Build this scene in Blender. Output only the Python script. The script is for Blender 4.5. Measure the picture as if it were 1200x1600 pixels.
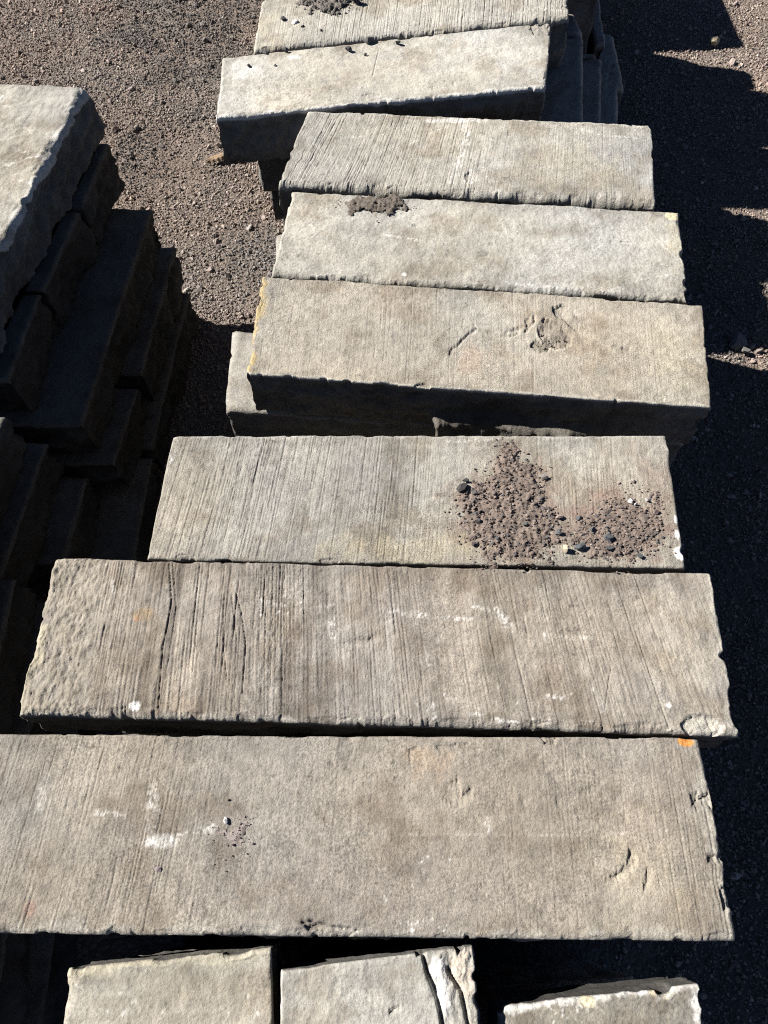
import bpy, math, random
import numpy as np
from mathutils import Vector

for o in list(bpy.data.objects):
    bpy.data.objects.remove(o)
SC = bpy.context.scene
COL = SC.collection

# ------------------------------------------------------------------ camera
CAM_Z, PITCH, FPX = 2.45, math.radians(64.0), 1202.0
cam = bpy.data.cameras.new('camera')
cam.sensor_fit = 'HORIZONTAL'
cam.sensor_width = 36.0
cam.lens = 36.0 * FPX / 1200.0
cam.clip_start, cam.clip_end = 0.05, 2000.0
cam_o = bpy.data.objects.new('camera', cam)
COL.objects.link(cam_o)
cam_o.location = (0, 0, CAM_Z)
cam_o.rotation_euler = (math.pi / 2 - PITCH, 0, 0)
SC.camera = cam_o

# ------------------------------------------------------------------ sky, sun, exposure
LD = Vector((1.03, -0.30, -0.88)).normalized()          # direction the sunlight travels
EL = math.asin(-LD.z)
AZ = math.atan2(-LD.x, -LD.y)                            # bearing of the sun from +Y towards +X
world = bpy.data.worlds.new('World')
SC.world = world
world.use_nodes = True
wn = world.node_tree.nodes
bg = wn['Background']
sky = wn.new('ShaderNodeTexSky')
sky.sky_type = 'NISHITA'
sky.sun_disc = False
sky.sun_elevation = EL
sky.sun_rotation = AZ
sky.air_density, sky.dust_density, sky.ozone_density = 0.29, 0.0, 1.2   # clear dry air, dark blue sky
world.node_tree.links.new(sky.outputs[0], bg.inputs[0])
bg.inputs[1].default_value = 0.05
sun = bpy.data.lights.new('sun', 'SUN')
sun.energy = 5.0
sun.angle = math.radians(0.5)
sun.color = (1.0, 0.965, 0.905)
sun_o = bpy.data.objects.new('sun', sun)
COL.objects.link(sun_o)
sun_o.rotation_euler = LD.to_track_quat('-Z', 'Y').to_euler()
sun_o.location = (-4, 2, 5)
VS = SC.view_settings
VS.view_transform = 'Standard'
VS.look = 'None'
VS.gamma = 1.0
VS.exposure = 1.78
VS.use_curve_mapping = False
SC.cycles.max_bounces = 4
SC.cycles.diffuse_bounces = 2
SC.cycles.use_denoising = False
SC.cycles.filter_width = 1.1

# ------------------------------------------------------------------ helpers
TOP = 0.89          # height of the top course; five courses of 0.178
CO = 0.178
ALB = 0.63         # overall albedo level of the stone


def at(px, py, z):
    """ground-plan position of a point of the photograph that lies at height z"""
    r, u = (px - 600.0) / FPX, (800.0 - py) / FPX
    y = math.cos(PITCH) + math.sin(PITCH) * u
    d = -math.sin(PITCH) + math.cos(PITCH) * u
    t = (z - CAM_Z) / d
    return np.array([r * t, y * t])


_tabs = {}


def _tab(seed):
    if seed not in _tabs:
        rs = np.random.RandomState(seed % 100000)
        p = rs.permutation(256)
        ang = rs.rand(256) * 2 * np.pi
        _tabs[seed] = (np.concatenate([p, p]), np.cos(ang), np.sin(ang))
    return _tabs[seed]


def perlin(x, y, seed=0):
    p, gx, gy = _tab(seed)
    x = np.asarray(x, float); y = np.asarray(y, float)
    xi = np.floor(x).astype(int); yi = np.floor(y).astype(int)
    xf, yf = x - xi, y - yi
    xi &= 255; yi &= 255
    u = xf * xf * xf * (xf * (xf * 6 - 15) + 10)
    v = yf * yf * yf * (yf * (yf * 6 - 15) + 10)
    def g(ix, iy, dx, dy):
        h = p[p[ix & 255] + (iy & 255)]
        return gx[h] * dx + gy[h] * dy
    a = g(xi, yi, xf, yf); b = g(xi + 1, yi, xf - 1, yf)
    c = g(xi, yi + 1, xf, yf - 1); d = g(xi + 1, yi + 1, xf - 1, yf - 1)
    return 1.5 * ((a + u * (b - a)) * (1 - v) + (c + u * (d - c)) * v)


def fbm(x, y, octv=4, seed=0, gain=0.5):
    s, a, f = 0.0, 1.0, 1.0
    for k in range(octv):
        s = s + a * perlin(x * f + 17.3 * k, y * f - 9.1 * k, seed + k * 31)
        a *= gain; f *= 2.03
    return s


def sstep(a, b, x):
    t = np.clip((x - a) / (b - a), 0, 1)
    return t * t * (3 - 2 * t)


def seg_dist(X, Y, pts):
    """distance to a polyline"""
    d = np.full(np.shape(X), 1e9)
    for (x0, y0), (x1, y1) in zip(pts[:-1], pts[1:]):
        dx, dy = x1 - x0, y1 - y0
        L = dx * dx + dy * dy + 1e-12
        t = np.clip(((X - x0) * dx + (Y - y0) * dy) / L, 0, 1)
        d = np.minimum(d, np.hypot(X - x0 - t * dx, Y - y0 - t * dy))
    return d


def poly_sd(X, Y, pts):
    """signed distance to a polygon, positive inside"""
    d = seg_dist(X, Y, list(pts) + [pts[0]])
    ins = np.zeros(np.shape(X), bool)
    n = len(pts)
    for i in range(n):
        x0, y0 = pts[i]; x1, y1 = pts[(i + 1) % n]
        c = ((y0 > Y) != (y1 > Y))
        ins ^= c & (X < (x1 - x0) * (Y - y0) / (y1 - y0 + 1e-12) + x0)
    return np.where(ins, d, -d)


def mesh_from(name, verts, tris=None, quads=None, ngons=(), colors=None, smooth=True):
    me = bpy.data.meshes.new(name)
    parts, sizes = [], []
    if quads is not None and len(quads):
        parts.append(np.asarray(quads, np.int32).ravel()); sizes.append(np.full(len(quads), 4, np.int32))
    if tris is not None and len(tris):
        parts.append(np.asarray(tris, np.int32).ravel()); sizes.append(np.full(len(tris), 3, np.int32))
    for n in ngons:
        parts.append(np.asarray(n, np.int32)); sizes.append(np.array([len(n)], np.int32))
    idx = np.concatenate(parts); size = np.concatenate(sizes)
    start = np.concatenate([[0], np.cumsum(size)[:-1]]).astype(np.int32)
    me.vertices.add(len(verts)); me.loops.add(len(idx)); me.polygons.add(len(size))
    me.vertices.foreach_set('co', np.asarray(verts, np.float32).ravel())
    me.loops.foreach_set('vertex_index', idx)
    me.polygons.foreach_set('loop_start', start)
    me.polygons.foreach_set('use_smooth', np.full(len(size), bool(smooth)))
    me.update(calc_edges=True)
    me.validate()
    if colors is not None:
        c = np.ones((len(verts), 4), np.float32); c[:, :3] = np.clip(np.asarray(colors) * ALB, 0, 1)
        at_ = me.color_attributes.new('tint', 'FLOAT_COLOR', 'POINT')
        at_.data.foreach_set('color', c.ravel())
    return me


def obj(name, me, mat=None, parent=None, loc=(0, 0, 0)):
    o = bpy.data.objects.new(name, me)
    COL.objects.link(o)
    o.location = loc
    if mat: me.materials.append(mat)
    if parent is not None: o.parent = parent
    return o


def tag(o, label=None, cat=None, group=None, kind=None):
    if label: o['label'] = label
    if cat: o['category'] = cat
    if group: o['group'] = group
    if kind: o['kind'] = kind
    return o


# ------------------------------------------------------------------ materials
def N(nt, t, **kw):
    n = nt.nodes.new(t)
    for k, v in kw.items(): setattr(n, k, v)
    return n


def mixcol(nt, a, b, f, mode='MIX'):
    m = N(nt, 'ShaderNodeMix', data_type='RGBA', blend_type=mode)
    for s, v in ((m.inputs[0], f), (m.inputs[6], a), (m.inputs[7], b)):
        if hasattr(v, 'links') or isinstance(v, bpy.types.NodeSocket): nt.links.new(v, s)
        elif isinstance(v, (tuple, list)): s.default_value = (*v, 1)
        else: s.default_value = v
    return m.outputs[2]


def ramp(nt, src, stops):
    r = N(nt, 'ShaderNodeValToRGB')
    e = r.color_ramp.elements
    while len(e) < len(stops): e.new(0.5)
    for k, (p, c) in enumerate(stops):
        e[k].position = p
        e[k].color = (*c, 1) if isinstance(c, (tuple, list)) else (c, c, c, 1)
    nt.links.new(src, r.inputs[0])
    return r.outputs[0]


def noise(nt, vec, scale, detail=4, rough=0.6, w=None):
    n = N(nt, 'ShaderNodeTexNoise')
    n.inputs['Scale'].default_value = scale
    n.inputs['Detail'].default_value = detail
    n.inputs['Roughness'].default_value = rough
    nt.links.new(vec, n.inputs['Vector'])
    return n


def stone_material(name, grain=1.0, sc=1.0):
    m = bpy.data.materials.new(name); m.use_nodes = True
    nt = m.node_tree; L = nt.links
    b = nt.nodes['Principled BSDF']
    b.inputs['Roughness'].default_value = 0.88
    b.inputs['Specular IOR Level'].default_value = 0.25
    tc = N(nt, 'ShaderNodeTexCoord'); oi = N(nt, 'ShaderNodeObjectInfo')
    add = N(nt, 'ShaderNodeVectorMath', operation='MULTIPLY_ADD')
    L.new(oi.outputs['Random'], add.inputs[0]); add.inputs[1].default_value = (37, 19, 53)
    L.new(tc.outputs['Object'], add.inputs[2])
    vec = add.outputs[0]
    attr = N(nt, 'ShaderNodeAttribute', attribute_name='tint')
    n1 = noise(nt, vec, 260 * sc, 5, 0.72)
    n2 = noise(nt, vec, 34 * sc, 5, 0.65)
    n3 = noise(nt, vec, 620, 2, 0.6)
    g1 = ramp(nt, n1.outputs[0], [(0.36, 0.42), (0.5, 1.0), (0.66, 1.45)])
    g2 = ramp(nt, n2.outputs[0], [(0.34, 0.76), (0.5, 1.0), (0.68, 1.18)])
    g3 = ramp(nt, n3.outputs[0], [(0.36, 0.60), (0.5, 1.0), (0.68, 1.35)])
    n4 = noise(nt, vec, 5.5, 4, 0.6)
    gf = N(nt, 'ShaderNodeMapRange'); gf.inputs['From Min'].default_value = 0.38; gf.inputs['From Max'].default_value = 0.62
    gf.inputs['To Min'].default_value = 0.35 * grain; gf.inputs['To Max'].default_value = 1.1 * grain
    L.new(n4.outputs[0], gf.inputs['Value'])
    c = mixcol(nt, attr.outputs['Color'], g1, gf.outputs[0], 'MULTIPLY')
    c = mixcol(nt, c, g2, 0.9, 'MULTIPLY')
    c = mixcol(nt, c, g3, 0.6 * grain, 'MULTIPLY')
    L.new(c, b.inputs['Base Color'])
    bp = N(nt, 'ShaderNodeBump'); bp.inputs['Strength'].default_value = 0.75 * grain
    bp.inputs['Distance'].default_value = 0.005
    L.new(n1.outputs[0], bp.inputs['Height'])
    bp2 = N(nt, 'ShaderNodeBump'); bp2.inputs['Strength'].default_value = 0.5
    bp2.inputs['Distance'].default_value = 0.006
    nb = noise(nt, vec, 85, 5, 0.6)
    L.new(nb.outputs[0], bp2.inputs['Height']); L.new(bp.outputs[0], bp2.inputs['Normal'])
    L.new(bp2.outputs[0], b.inputs['Normal'])
    return m


def rough_material(name, attr_type='GEOMETRY', attr='tint', scale=300, rough=0.9, var=0.35):
    m = bpy.data.materials.new(name); m.use_nodes = True
    nt = m.node_tree; L = nt.links
    b = nt.nodes['Principled BSDF']
    b.inputs['Roughness'].default_value = rough
    b.inputs['Specular IOR Level'].default_value = 0.25
    tc = N(nt, 'ShaderNodeTexCoord')
    a = N(nt, 'ShaderNodeAttribute', attribute_name=attr, attribute_type=attr_type)
    n = noise(nt, tc.outputs['Object'], scale, 4, 0.7)
    g = ramp(nt, n.outputs[0], [(0.3, 1 - var), (0.7, 1 + var)])
    c = mixcol(nt, a.outputs['Color'], g, 1.0, 'MULTIPLY')
    L.new(c, b.inputs['Base Color'])
    bp = N(nt, 'ShaderNodeBump'); bp.inputs['Strength'].default_value = 0.6
    bp.inputs['Distance'].default_value = 0.002
    L.new(n.outputs[0], bp.inputs['Height']); L.new(bp.outputs[0], b.inputs['Normal'])
    return m


def ground_material():
    m = bpy.data.materials.new('gravel_ground'); m.use_nodes = True
    nt = m.node_tree; L = nt.links
    b = nt.nodes['Principled BSDF']
    b.inputs['Roughness'].default_value = 0.95
    b.inputs['Specular IOR Level'].default_value = 0.15
    tc = N(nt, 'ShaderNodeTexCoord'); vec = tc.outputs['Object']
    big = noise(nt, vec, 1.6, 4, 0.6)
    c0 = ramp(nt, big.outputs[0], [(0.36, (0.096, 0.074, 0.060)), (0.5, (0.103, 0.083, 0.069)), (0.64, (0.088, 0.078, 0.069))])
    v = N(nt, 'ShaderNodeTexVoronoi'); v.inputs['Scale'].default_value = 85
    L.new(vec, v.inputs['Vector'])
    vc = ramp(nt, v.outputs['Color'], [(0.1, 0.6), (0.9, 1.5)])
    fn = noise(nt, vec, 230, 5, 0.7)
    g = ramp(nt, fn.outputs[0], [(0.3, 0.55), (0.7, 1.4)])
    c = mixcol(nt, c0, vc, 0.8, 'MULTIPLY')
    c = mixcol(nt, c, g, 0.9, 'MULTIPLY')
    L.new(c, b.inputs['Base Color'])
    bp = N(nt, 'ShaderNodeBump'); bp.inputs['Strength'].default_value = 0.9; bp.inputs['Distance'].default_value = 0.006
    inv = N(nt, 'ShaderNodeMath', operation='MULTIPLY_ADD'); inv.inputs[1].default_value = -1.2; inv.inputs[2].default_value = 1
    L.new(v.outputs['Distance'], inv.inputs[0])
    bp2 = N(nt, 'ShaderNodeBump'); bp2.inputs['Strength'].default_value = 0.8; bp2.inputs['Distance'].default_value = 0.004
    L.new(inv.outputs[0], bp.inputs['Height']); L.new(fn.outputs[0], bp2.inputs['Height'])
    L.new(bp.outputs[0], bp2.inputs['Normal']); L.new(bp2.outputs[0], b.inputs['Normal'])
    return m


M_STONE = stone_material('bluestone', 0.62)
M_FINE = stone_material('bluestone_fine_grain', 0.75, 1.25)
M_COARSE = stone_material('bluestone_coarse_grain', 0.7, 0.8)
M_SMOOTH = stone_material('bluestone_natural_cleft', 0.5, 0.7)
M_CRUMB = rough_material('dirt_crumbs')
M_SOIL = rough_material('soil', scale=420, var=0.5)
M_GRAVEL = rough_material('gravel_stone', 'INSTANCER', 'gcol', scale=2.2, var=0.22)
M_WOOD = rough_material('weathered_wood', scale=90, var=0.4)
M_GROUND = ground_material()

# ------------------------------------------------------------------ ground
def gz(x, y):
    return 0.012 * fbm(x * 1.3, y * 1.3, 3, 5) + 0.006 * fbm(x * 6, y * 6, 2, 9)


out = np.array([3.2, 4.5, 7, 12, 25, 60, 160, 500.0])
gx_ = np.concatenate([-out[::-1] - 1.5, np.linspace(-4.6, 4.6, 190), out + 1.5])
gy_ = np.concatenate([-out[::-1], np.linspace(-2.2, 9.2, 230), out + 7])
GX, GY = np.meshgrid(gx_, gy_)
near = (np.abs(GX) < 4.65) & (GY > -2.3) & (GY < 9.3)
GZ = np.where(near, gz(GX, GY), 0.0)
nx, ny = len(gx_), len(gy_)
ii = (np.arange(ny - 1)[:, None] * nx + np.arange(nx - 1)[None, :]).ravel()
ground = obj('ground', mesh_from('ground', np.stack([GX.ravel(), GY.ravel(), GZ.ravel()], 1),
             quads=np.stack([ii, ii + 1, ii + nx + 1, ii + nx], 1)), M_GROUND)
tag(ground, 'brown and grey crushed stone ground of the yard', kind='structure')


# ------------------------------------------------------------------ slabs
GREY = np.array((0.325, 0.303, 0.264))
WARM = np.array((0.335, 0.300, 0.245))
TAN = np.array((0.268, 0.237, 0.197))
PALE = np.array((0.365, 0.345, 0.302))
OCHRE = np.array((0.42, 0.30, 0.10))
CREAM = np.array((0.46, 0.41, 0.28))
WHITE = np.array((0.78, 0.76, 0.72))
RUST = np.array((0.55, 0.22, 0.05))
DARK = np.array((0.13, 0.12, 0.11))


def boxed(f, pts, r):
    P = np.array(pts)
    f.box = (P[:, 0].min() - r, P[:, 0].max() + r, P[:, 1].min() - r, P[:, 1].max() + r)
    return f


def apply_feat(f, X, Y, A, B, U, V, H, T, seed):
    if not hasattr(f, 'box'):
        return f(X, Y, A, B, U, V, H, T, seed)
    m = (X >= f.box[0]) & (X <= f.box[1]) & (Y >= f.box[2]) & (Y <= f.box[3])
    r, c = np.where(m.any(1))[0], np.where(m.any(0))[0]
    if len(r) == 0: return H, T
    q = (slice(r[0], r[-1] + 1), slice(c[0], c[-1] + 1))
    H[q], T[q] = f(X[q], Y[q], A[q], B[q], U[q], V[q], H[q], T[q], seed)
    return H, T


def slab(name, quad, z, th=CO - 0.006, seed=1, res=(0.0017, 0.0042), base=GREY, groove=0.0, shear=(0, 0), gmask=None,
         arris=(0.012, 0.006, 0.006, 0.006), wob=(0.003, 0.003, 0.005, 0.005), rock=(0.008, 0.006, 0.012, 0.012),
         cleft=0.0, feats=(), ledge=None, mat=None, label=None, group=None, batter=(0.0, 0.0, 0.0, 0.0), streak=0.12, glines=360):
    """one block of stone. quad = ground-plan corners near-left, near-right, far-right, far-left of its top;
    per-side tuples run near, far, left, right"""
    NL, NR, FR, FL = [np.asarray(q, float) for q in quad]
    zc = np.array(z if isinstance(z, (tuple, list)) else (z,) * 4, float)
    Lx = (np.linalg.norm(NR - NL) + np.linalg.norm(FR - FL)) / 2
    Ly = (np.linalg.norm(FL - NL) + np.linalg.norm(FR - NR)) / 2
    nu, nv = max(8, int(Lx / res[0])), max(8, int(Ly / res[1]))
    u = np.linspace(0, 1, nu); v = np.linspace(0, 1, nv)
    if res[1] < 0.008:
        e = 0.026 * (np.arange(16) / 15.0) ** 1.4
        nm = int((Ly - 0.052) / res[1])
        v = np.concatenate([e[:-1], np.linspace(0.026, Ly - 0.026, nm), Ly - e[:-1][::-1]]) / Ly
        nv = len(v)
    rc = np.random.RandomState(seed + 1234)
    def wobble(s, k, n):
        on = np.clip(0.5 + 1.2 * perlin(s * 5, s * 0 + k * 1.7, seed + k + 2), 0.15, 1.2)
        w = wob[n] * (0.7 * fbm(s * 4, s * 0 + k * 7.7, 2, seed + k) + 0.45 * on * fbm(s * 38, s * 0 + k * 3.1, 3, seed + k + 5, 0.5))
        L = s.max()
        for _ in range(int(L * 16) + 1):                      # single conchoidal bites out of the edge
            c, wd = rc.rand() * L, rc.uniform(0.004, 0.026)
            dp = wob[n] * rc.uniform(0.3, 2.6) * rc.rand()
            sk = rc.uniform(-0.7, 0.7)
            x = (s - c) / wd
            x = x / (1 + sk * np.sign(x))
            w = np.maximum(w, dp * np.sqrt(np.clip(1 - x * x, 0, 1)) + 0.4 * w)
        return w
    en, ef = wobble(u * Lx, 1, 0), wobble(u * Lx, 2, 1)
    el, er = wobble(v * Ly, 3, 2), wobble(v * Ly, 4, 3)
    U, V = np.meshgrid(u, v)
    En, Ef = en[None, :] / Ly, ef[None, :] / Ly
    El, Er = el[:, None] / Lx, er[:, None] / Lx
    def dec(d): return np.exp(-d / 0.035)
    V2 = V + En * dec(V * Ly) - Ef * dec((1 - V) * Ly)
    U2 = U + El * dec(U * Lx) - Er * dec((1 - U) * Lx)
    def bil(a, b, c, d, U, V): return a * (1 - U) * (1 - V) + b * U * (1 - V) + c * U * V + d * (1 - U) * V
    X = bil(NL[0], NR[0], FR[0], FL[0], U2, V2); Y = bil(NL[1], NR[1], FR[1], FL[1], U2, V2)
    Z = bil(zc[0], zc[1], zc[2], zc[3], U2, V2)
    A, B = U * Lx, V * Ly
    dist = (B, Ly - B, A, Lx - A)
    rim = np.minimum(np.minimum(dist[0], dist[1]), np.minimum(dist[2], dist[3]))
    H = 0.0022 * fbm(A * 4, B * 4, 3, seed + 40) + 0.0007 * fbm(A * 40, B * 40, 3, seed + 41)
    if cleft:
        c1 = fbm(A * 5, B * 7, 4, seed + 50)
        H = H + cleft * (np.floor(c1 * 5) / 5 + 0.25 * (c1 * 5 % 1)) + cleft * 0.6 * np.abs(fbm(A * 30, B * 34, 4, seed + 51, 0.6))
    tint = np.ones(X.shape + (3,)) * base
    low = fbm(A * 3.2, B * 3.2, 4, seed + 60)
    tint *= (1 + 0.18 * low)[..., None]
    warm = fbm(A * 2.1, B * 2.1, 3, seed + 61)[..., None]
    tint *= 1 + warm * np.array((0.05, 0.01, -0.06))
    bl = sstep(0.0, 0.7, fbm(A * 6.5, B * 7.5, 5, seed + 62, 0.6)) * 0.26
    tint *= 1 - bl[..., None] * np.array((0.8, 0.95, 1.1))                       # rain and soil blotches
    spots = sstep(0.50, 0.68, perlin(A * 75, B * 75, seed + 63)) * sstep(-0.1, 0.4, fbm(A * 5, B * 5, 2, seed + 64))
    tint *= (1 - 0.4 * spots)[..., None]                                          # lichen specks
    de = sstep(0.05, 0.0, rim + 0.05 * fbm(A * 10, B * 10, 3, seed + 65)) * 0.14
    tint *= (1 - de)[..., None]
    gm = np.ones_like(X)
    if groove:
        sh = shear[0] + (shear[1] - shear[0]) * U
        wander = 0.0015 * fbm(A * 5, B * 4, 2, seed + 70) + 0.0004 * fbm(A * 40, B * 30, 2, seed + 71)
        W = A - sh * (B - Ly / 2) + wander
        if gmask is not None: gm = gmask(U, V)
        g = np.zeros_like(X)
        rl = np.random.RandomState(seed + 2222)
        dens = 0.5 + 0.9 * fbm(np.linspace(0, Lx, 400) * 5, np.full(400, 0.7), 3, seed + 73)
        cum = np.cumsum(np.clip(dens, 0.28, 1.25)); cum /= cum[-1]
        nl = int(Lx * glines)
        for w0 in np.interp(rl.rand(nl), cum, np.linspace(0, Lx, 400)):       # one saw or chisel mark after another
            big = rl.rand() ** 3
            hw = 0.0010 + 0.0011 * big
            ln = Ly * (0.12 + 0.9 * rl.rand() ** 1.4)
            bc = rl.uniform(-0.1, 1.1) * Ly
            dp = (0.35 + 0.9 * rl.rand()) * (0.8 + 0.8 * big)
            i0 = max(0, int((w0 - 0.06 - abs(shear[0] - 0) * 0.2 - abs(shear[1]) * 0.2) / Lx * nu)); i1 = min(nu, int((w0 + 0.06 + abs(shear[0]) * 0.2 + abs(shear[1]) * 0.2) / Lx * nu) + 1)
            if i1 - i0 < 2: continue
            wd = W[:, i0:i1] - w0 + rl.uniform(-0.02, 0.02) * (B[:, i0:i1] - bc)
            fade = np.clip(1.25 - 1.25 * np.abs((B[:, i0:i1] - bc) / (ln / 2)) ** 3, 0, 1)
            prof = np.clip(1 - np.abs(wd) / hw, 0, 1) - 0.16 * np.exp(-((np.abs(wd) - 2 * hw) / hw) ** 2)
            g[:, i0:i1] = np.minimum(g[:, i0:i1], 0) + np.where(prof > 0, np.minimum(0, -dp * prof * fade - np.minimum(g[:, i0:i1], 0)), 0) + np.maximum(g[:, i0:i1], np.where(prof < 0, -prof * fade, 0)).clip(0)
        g += 0.26 * perlin(W * 210, B * 7, seed + 110) + 0.22 * perlin(W * 100, B * 5, seed + 112) + 0.25 * fbm(A * 120, B * 80, 2, seed + 111)
        band = np.clip(0.85 + 0.5 * fbm(W * 6, B * 1.5, 2, seed + 72), 0.35, 1.4) * gm
        H = H + groove * g * band * np.clip(rim / 0.010, 0.4, 1)
        st = fbm(W * 14, B * 1.2, 3, seed + 100) + 0.5 * perlin(W * 120, B * 3, seed + 101)
        tint *= (1 + streak * np.clip(st, -1.4, 1.4) * gm)[..., None]
        tint *= (1 - 0.15 * np.clip(-g * band, 0, 1.4))[..., None]          # grime settled in the saw marks
    # worn, spalled arrises
    for k in range(4):
        s = (A, A, B, B)[k]
        R = arris[k] * np.clip(1 + 0.7 * fbm(s * 6, s * 0 + 2.2 * k, 3, seed + 120 + k) + 0.3 * fbm(s * 25, s * 0 + 0.3, 2, seed + 124 + k), 0.25, 2.4)
        t = np.clip(1 - dist[k] / R, 0, 1)
        drop = R * 0.9 * (1 - np.sqrt(np.clip(1 - t * t, 0, 1)))
        q = dist[k] + drop
        H = H - drop - min(0.0040, 0.18 * arris[k]) * sstep(0, 0.35, t) * (0.25 + 0.45 * fbm(s * 55, q * 55, 3, seed + 128, 0.55) + 0.6 * np.floor(2.2 * fbm(s * 11, q * 26, 2, seed + 131)))
        tint *= (1 + 0.14 * np.clip(t * 1.5, 0, 1) * (0.5 + fbm(s * 30, dist[k] * 30, 2, seed + 129)))[..., None]
    for f in feats:
        H, tint = apply_feat(f, X, Y, A, B, U, V, H, tint, seed)
    Z = Z + H
    # sides: rings going down from the rim
    ring = [(0, i) for i in range(nu)] + [(j, nu - 1) for j in range(1, nv)] + \
           [(nv - 1, i) for i in range(nu - 2, -1, -1)] + [(j, 0) for j in range(nv - 2, 0, -1)]
    ring = np.array(ring); rid = ring[:, 0] * nu + ring[:, 1]
    side = np.concatenate([np.zeros(nu), np.full(nv - 1, 3), np.ones(nu - 1), np.full(nv - 2, 2)]).astype(int)
    step = max(1, int(round(0.006 / res[0]))) if res[0] < 0.006 else 1
    rx, ry, rz = X.ravel()[rid], Y.ravel()[rid], Z.ravel()[rid]
    sx = bil(NL[0], NR[0], FR[0], FL[0], U, V).ravel()[rid]; sy = bil(NL[1], NR[1], FR[1], FL[1], U, V).ravel()[rid]
    cen = np.array([X.mean(), Y.mean()])
    def nrm(p, q):
        d = q - p; n = np.array([d[1], -d[0]]); return n / np.linalg.norm(n)
    norms = np.array([nrm(NL, NR), nrm(FR, FL), nrm(FL, NL), nrm(NR, FR)])
    nn = norms[side]
    # blend the outward direction round the corners
    m = max(2, int(0.012 / res[0]))
    ker = np.ones(2 * m + 1) / (2 * m + 1)
    nb = np.stack([np.convolve(np.concatenate([nn[-m:, k], nn[:, k], nn[:m]
                   [:, k]]), ker, 'valid') for k in (0, 1)], 1)
    arc = np.concatenate([[0], np.cumsum(np.hypot(np.diff(rx), np.diff(ry)))])
    ra = np.array(rock)[side]; ba = np.array(batter)[side]
    kr = np.ones(2 * m + 1) / (2 * m + 1)
    ra = np.convolve(np.concatenate([ra[-m:], ra, ra[:m]]), kr, 'valid')
    ba = np.convolve(np.concatenate([ba[-m:], ba, ba[:m]]), kr, 'valid')
    nz = max(5, int(th / max(0.008, res[1] * 1.2)))
    verts = [np.stack([X.ravel(), Y.ravel(), Z.ravel()], 1)]
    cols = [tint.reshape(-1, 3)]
    zb = zc.min() - th
    zt_flat = rz
    rings = [rid]
    off = nu * nv
    for j in range(1, nz + 1):
        t = j / nz
        zz = zt_flat * (1 - t) + zb * t
        dep = (zc.min() - zz)
        f1 = fbm(arc * 5 + dep * 4, dep * 11 + 3, 4, seed + 140)
        f2 = fbm(arc * 26 + dep * 14, dep * 34, 3, seed + 141)
        fac = np.floor(f1 * 4 + 0.4 * f2) / 4
        d = ra * (0.7 * fac + 0.5 * f1 + 0.35 * f2 - 0.3) * min(1, t * 4) + ba * t
        if ledge is not None:
            d = d + ledge(side, arc / Lx, t, seed)
        if j == nz: d = d - 0.004
        k = 1 - min(1, t * 3.0)
        verts.append(np.stack([rx * k + sx * (1 - k) + nb[:, 0] * d, ry * k + sy * (1 - k) + nb[:, 1] * d, zz], 1))
        cols.append(np.ones((len(rid), 3)) * base * np.array((0.44, 0.44, 0.455)) * (0.85 + 0.25 * f1 + 0.15 * f2)[:, None])  # sides coloured darker than the top to deepen their shade
        rings.append(np.arange(off, off + len(rid))); off += len(rid)
    i0 = (np.arange(nv - 1)[:, None] * nu + np.arange(nu - 1)[None, :]).ravel()
    quads = [np.stack([i0, i0 + 1, i0 + nu + 1, i0 + nu], 1)]
    for a, b in zip(rings[:-1], rings[1:]):
        a2, b2 = np.roll(a, -1), np.roll(b, -1)
        quads.append(np.stack([a, b, b2, a2], 1))
    V_ = np.concatenate(verts)
    org = np.array([cen[0], cen[1], zb])
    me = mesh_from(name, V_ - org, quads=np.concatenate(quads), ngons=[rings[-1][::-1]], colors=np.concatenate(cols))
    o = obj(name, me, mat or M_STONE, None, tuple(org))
    tag(o, label, 'stone slab', group, 'thing')
    return o


# features drawn into a slab's relief or colour -----------------------------
def spall(px, py, rx, ry, depth, z=TOP, ang=0.0, col=None, ca=0.6, rag=0.35):
    c = at(px, py, z)
    def f(X, Y, A, B, U, V, H, T, seed):
        dx, dy = X - c[0], Y - c[1]
        ca_, sa_ = math.cos(ang), math.sin(ang)
        p, q = (dx * ca_ + dy * sa_) / rx, (-dx * sa_ + dy * ca_) / ry
        r = np.hypot(p, q) + 0.6 * rag * fbm(X * 45, Y * 45, 3, seed + int(px))
        m = sstep(1.0, 0.85, r)
        H = H - m * depth * (0.75 + 0.3 * fbm(X * 25, Y * 25, 3, seed + 3) + 0.25 * p)
        if col is not None:
            T = T * (1 - ca * m[..., None]) + np.array(col) * ca * m[..., None]
        return H, T
    return boxed(f, [c], 1.7 * max(rx, ry))


def pit(poly, depth, z=TOP, col=None, ca=0.5, rag=0.003, tilt=0.0):
    P = [at(x, y, z) for x, y in poly]
    c = np.mean(P, 0)
    def f(X, Y, A, B, U, V, H, T, seed):
        sd = poly_sd(X, Y, P) + rag * fbm(X * 60, Y * 60, 3, seed + len(poly))
        m = sstep(0.0, 0.0022, sd)
        depth_ = depth * 1.5
        n = fbm(X * 28, Y * 28, 3, seed + 13)
        H = H - m * depth_ * np.clip(0.8 + 0.35 * np.floor(n * 3) / 2 + tilt * (X - c[0]) / 0.03, 0.15, 1.8)
        if col is not None:
            k = (ca * m)[..., None]
            T = T * (1 - k) + np.array(col) * k
        return H, T
    return boxed(f, P, 0.015)


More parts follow.
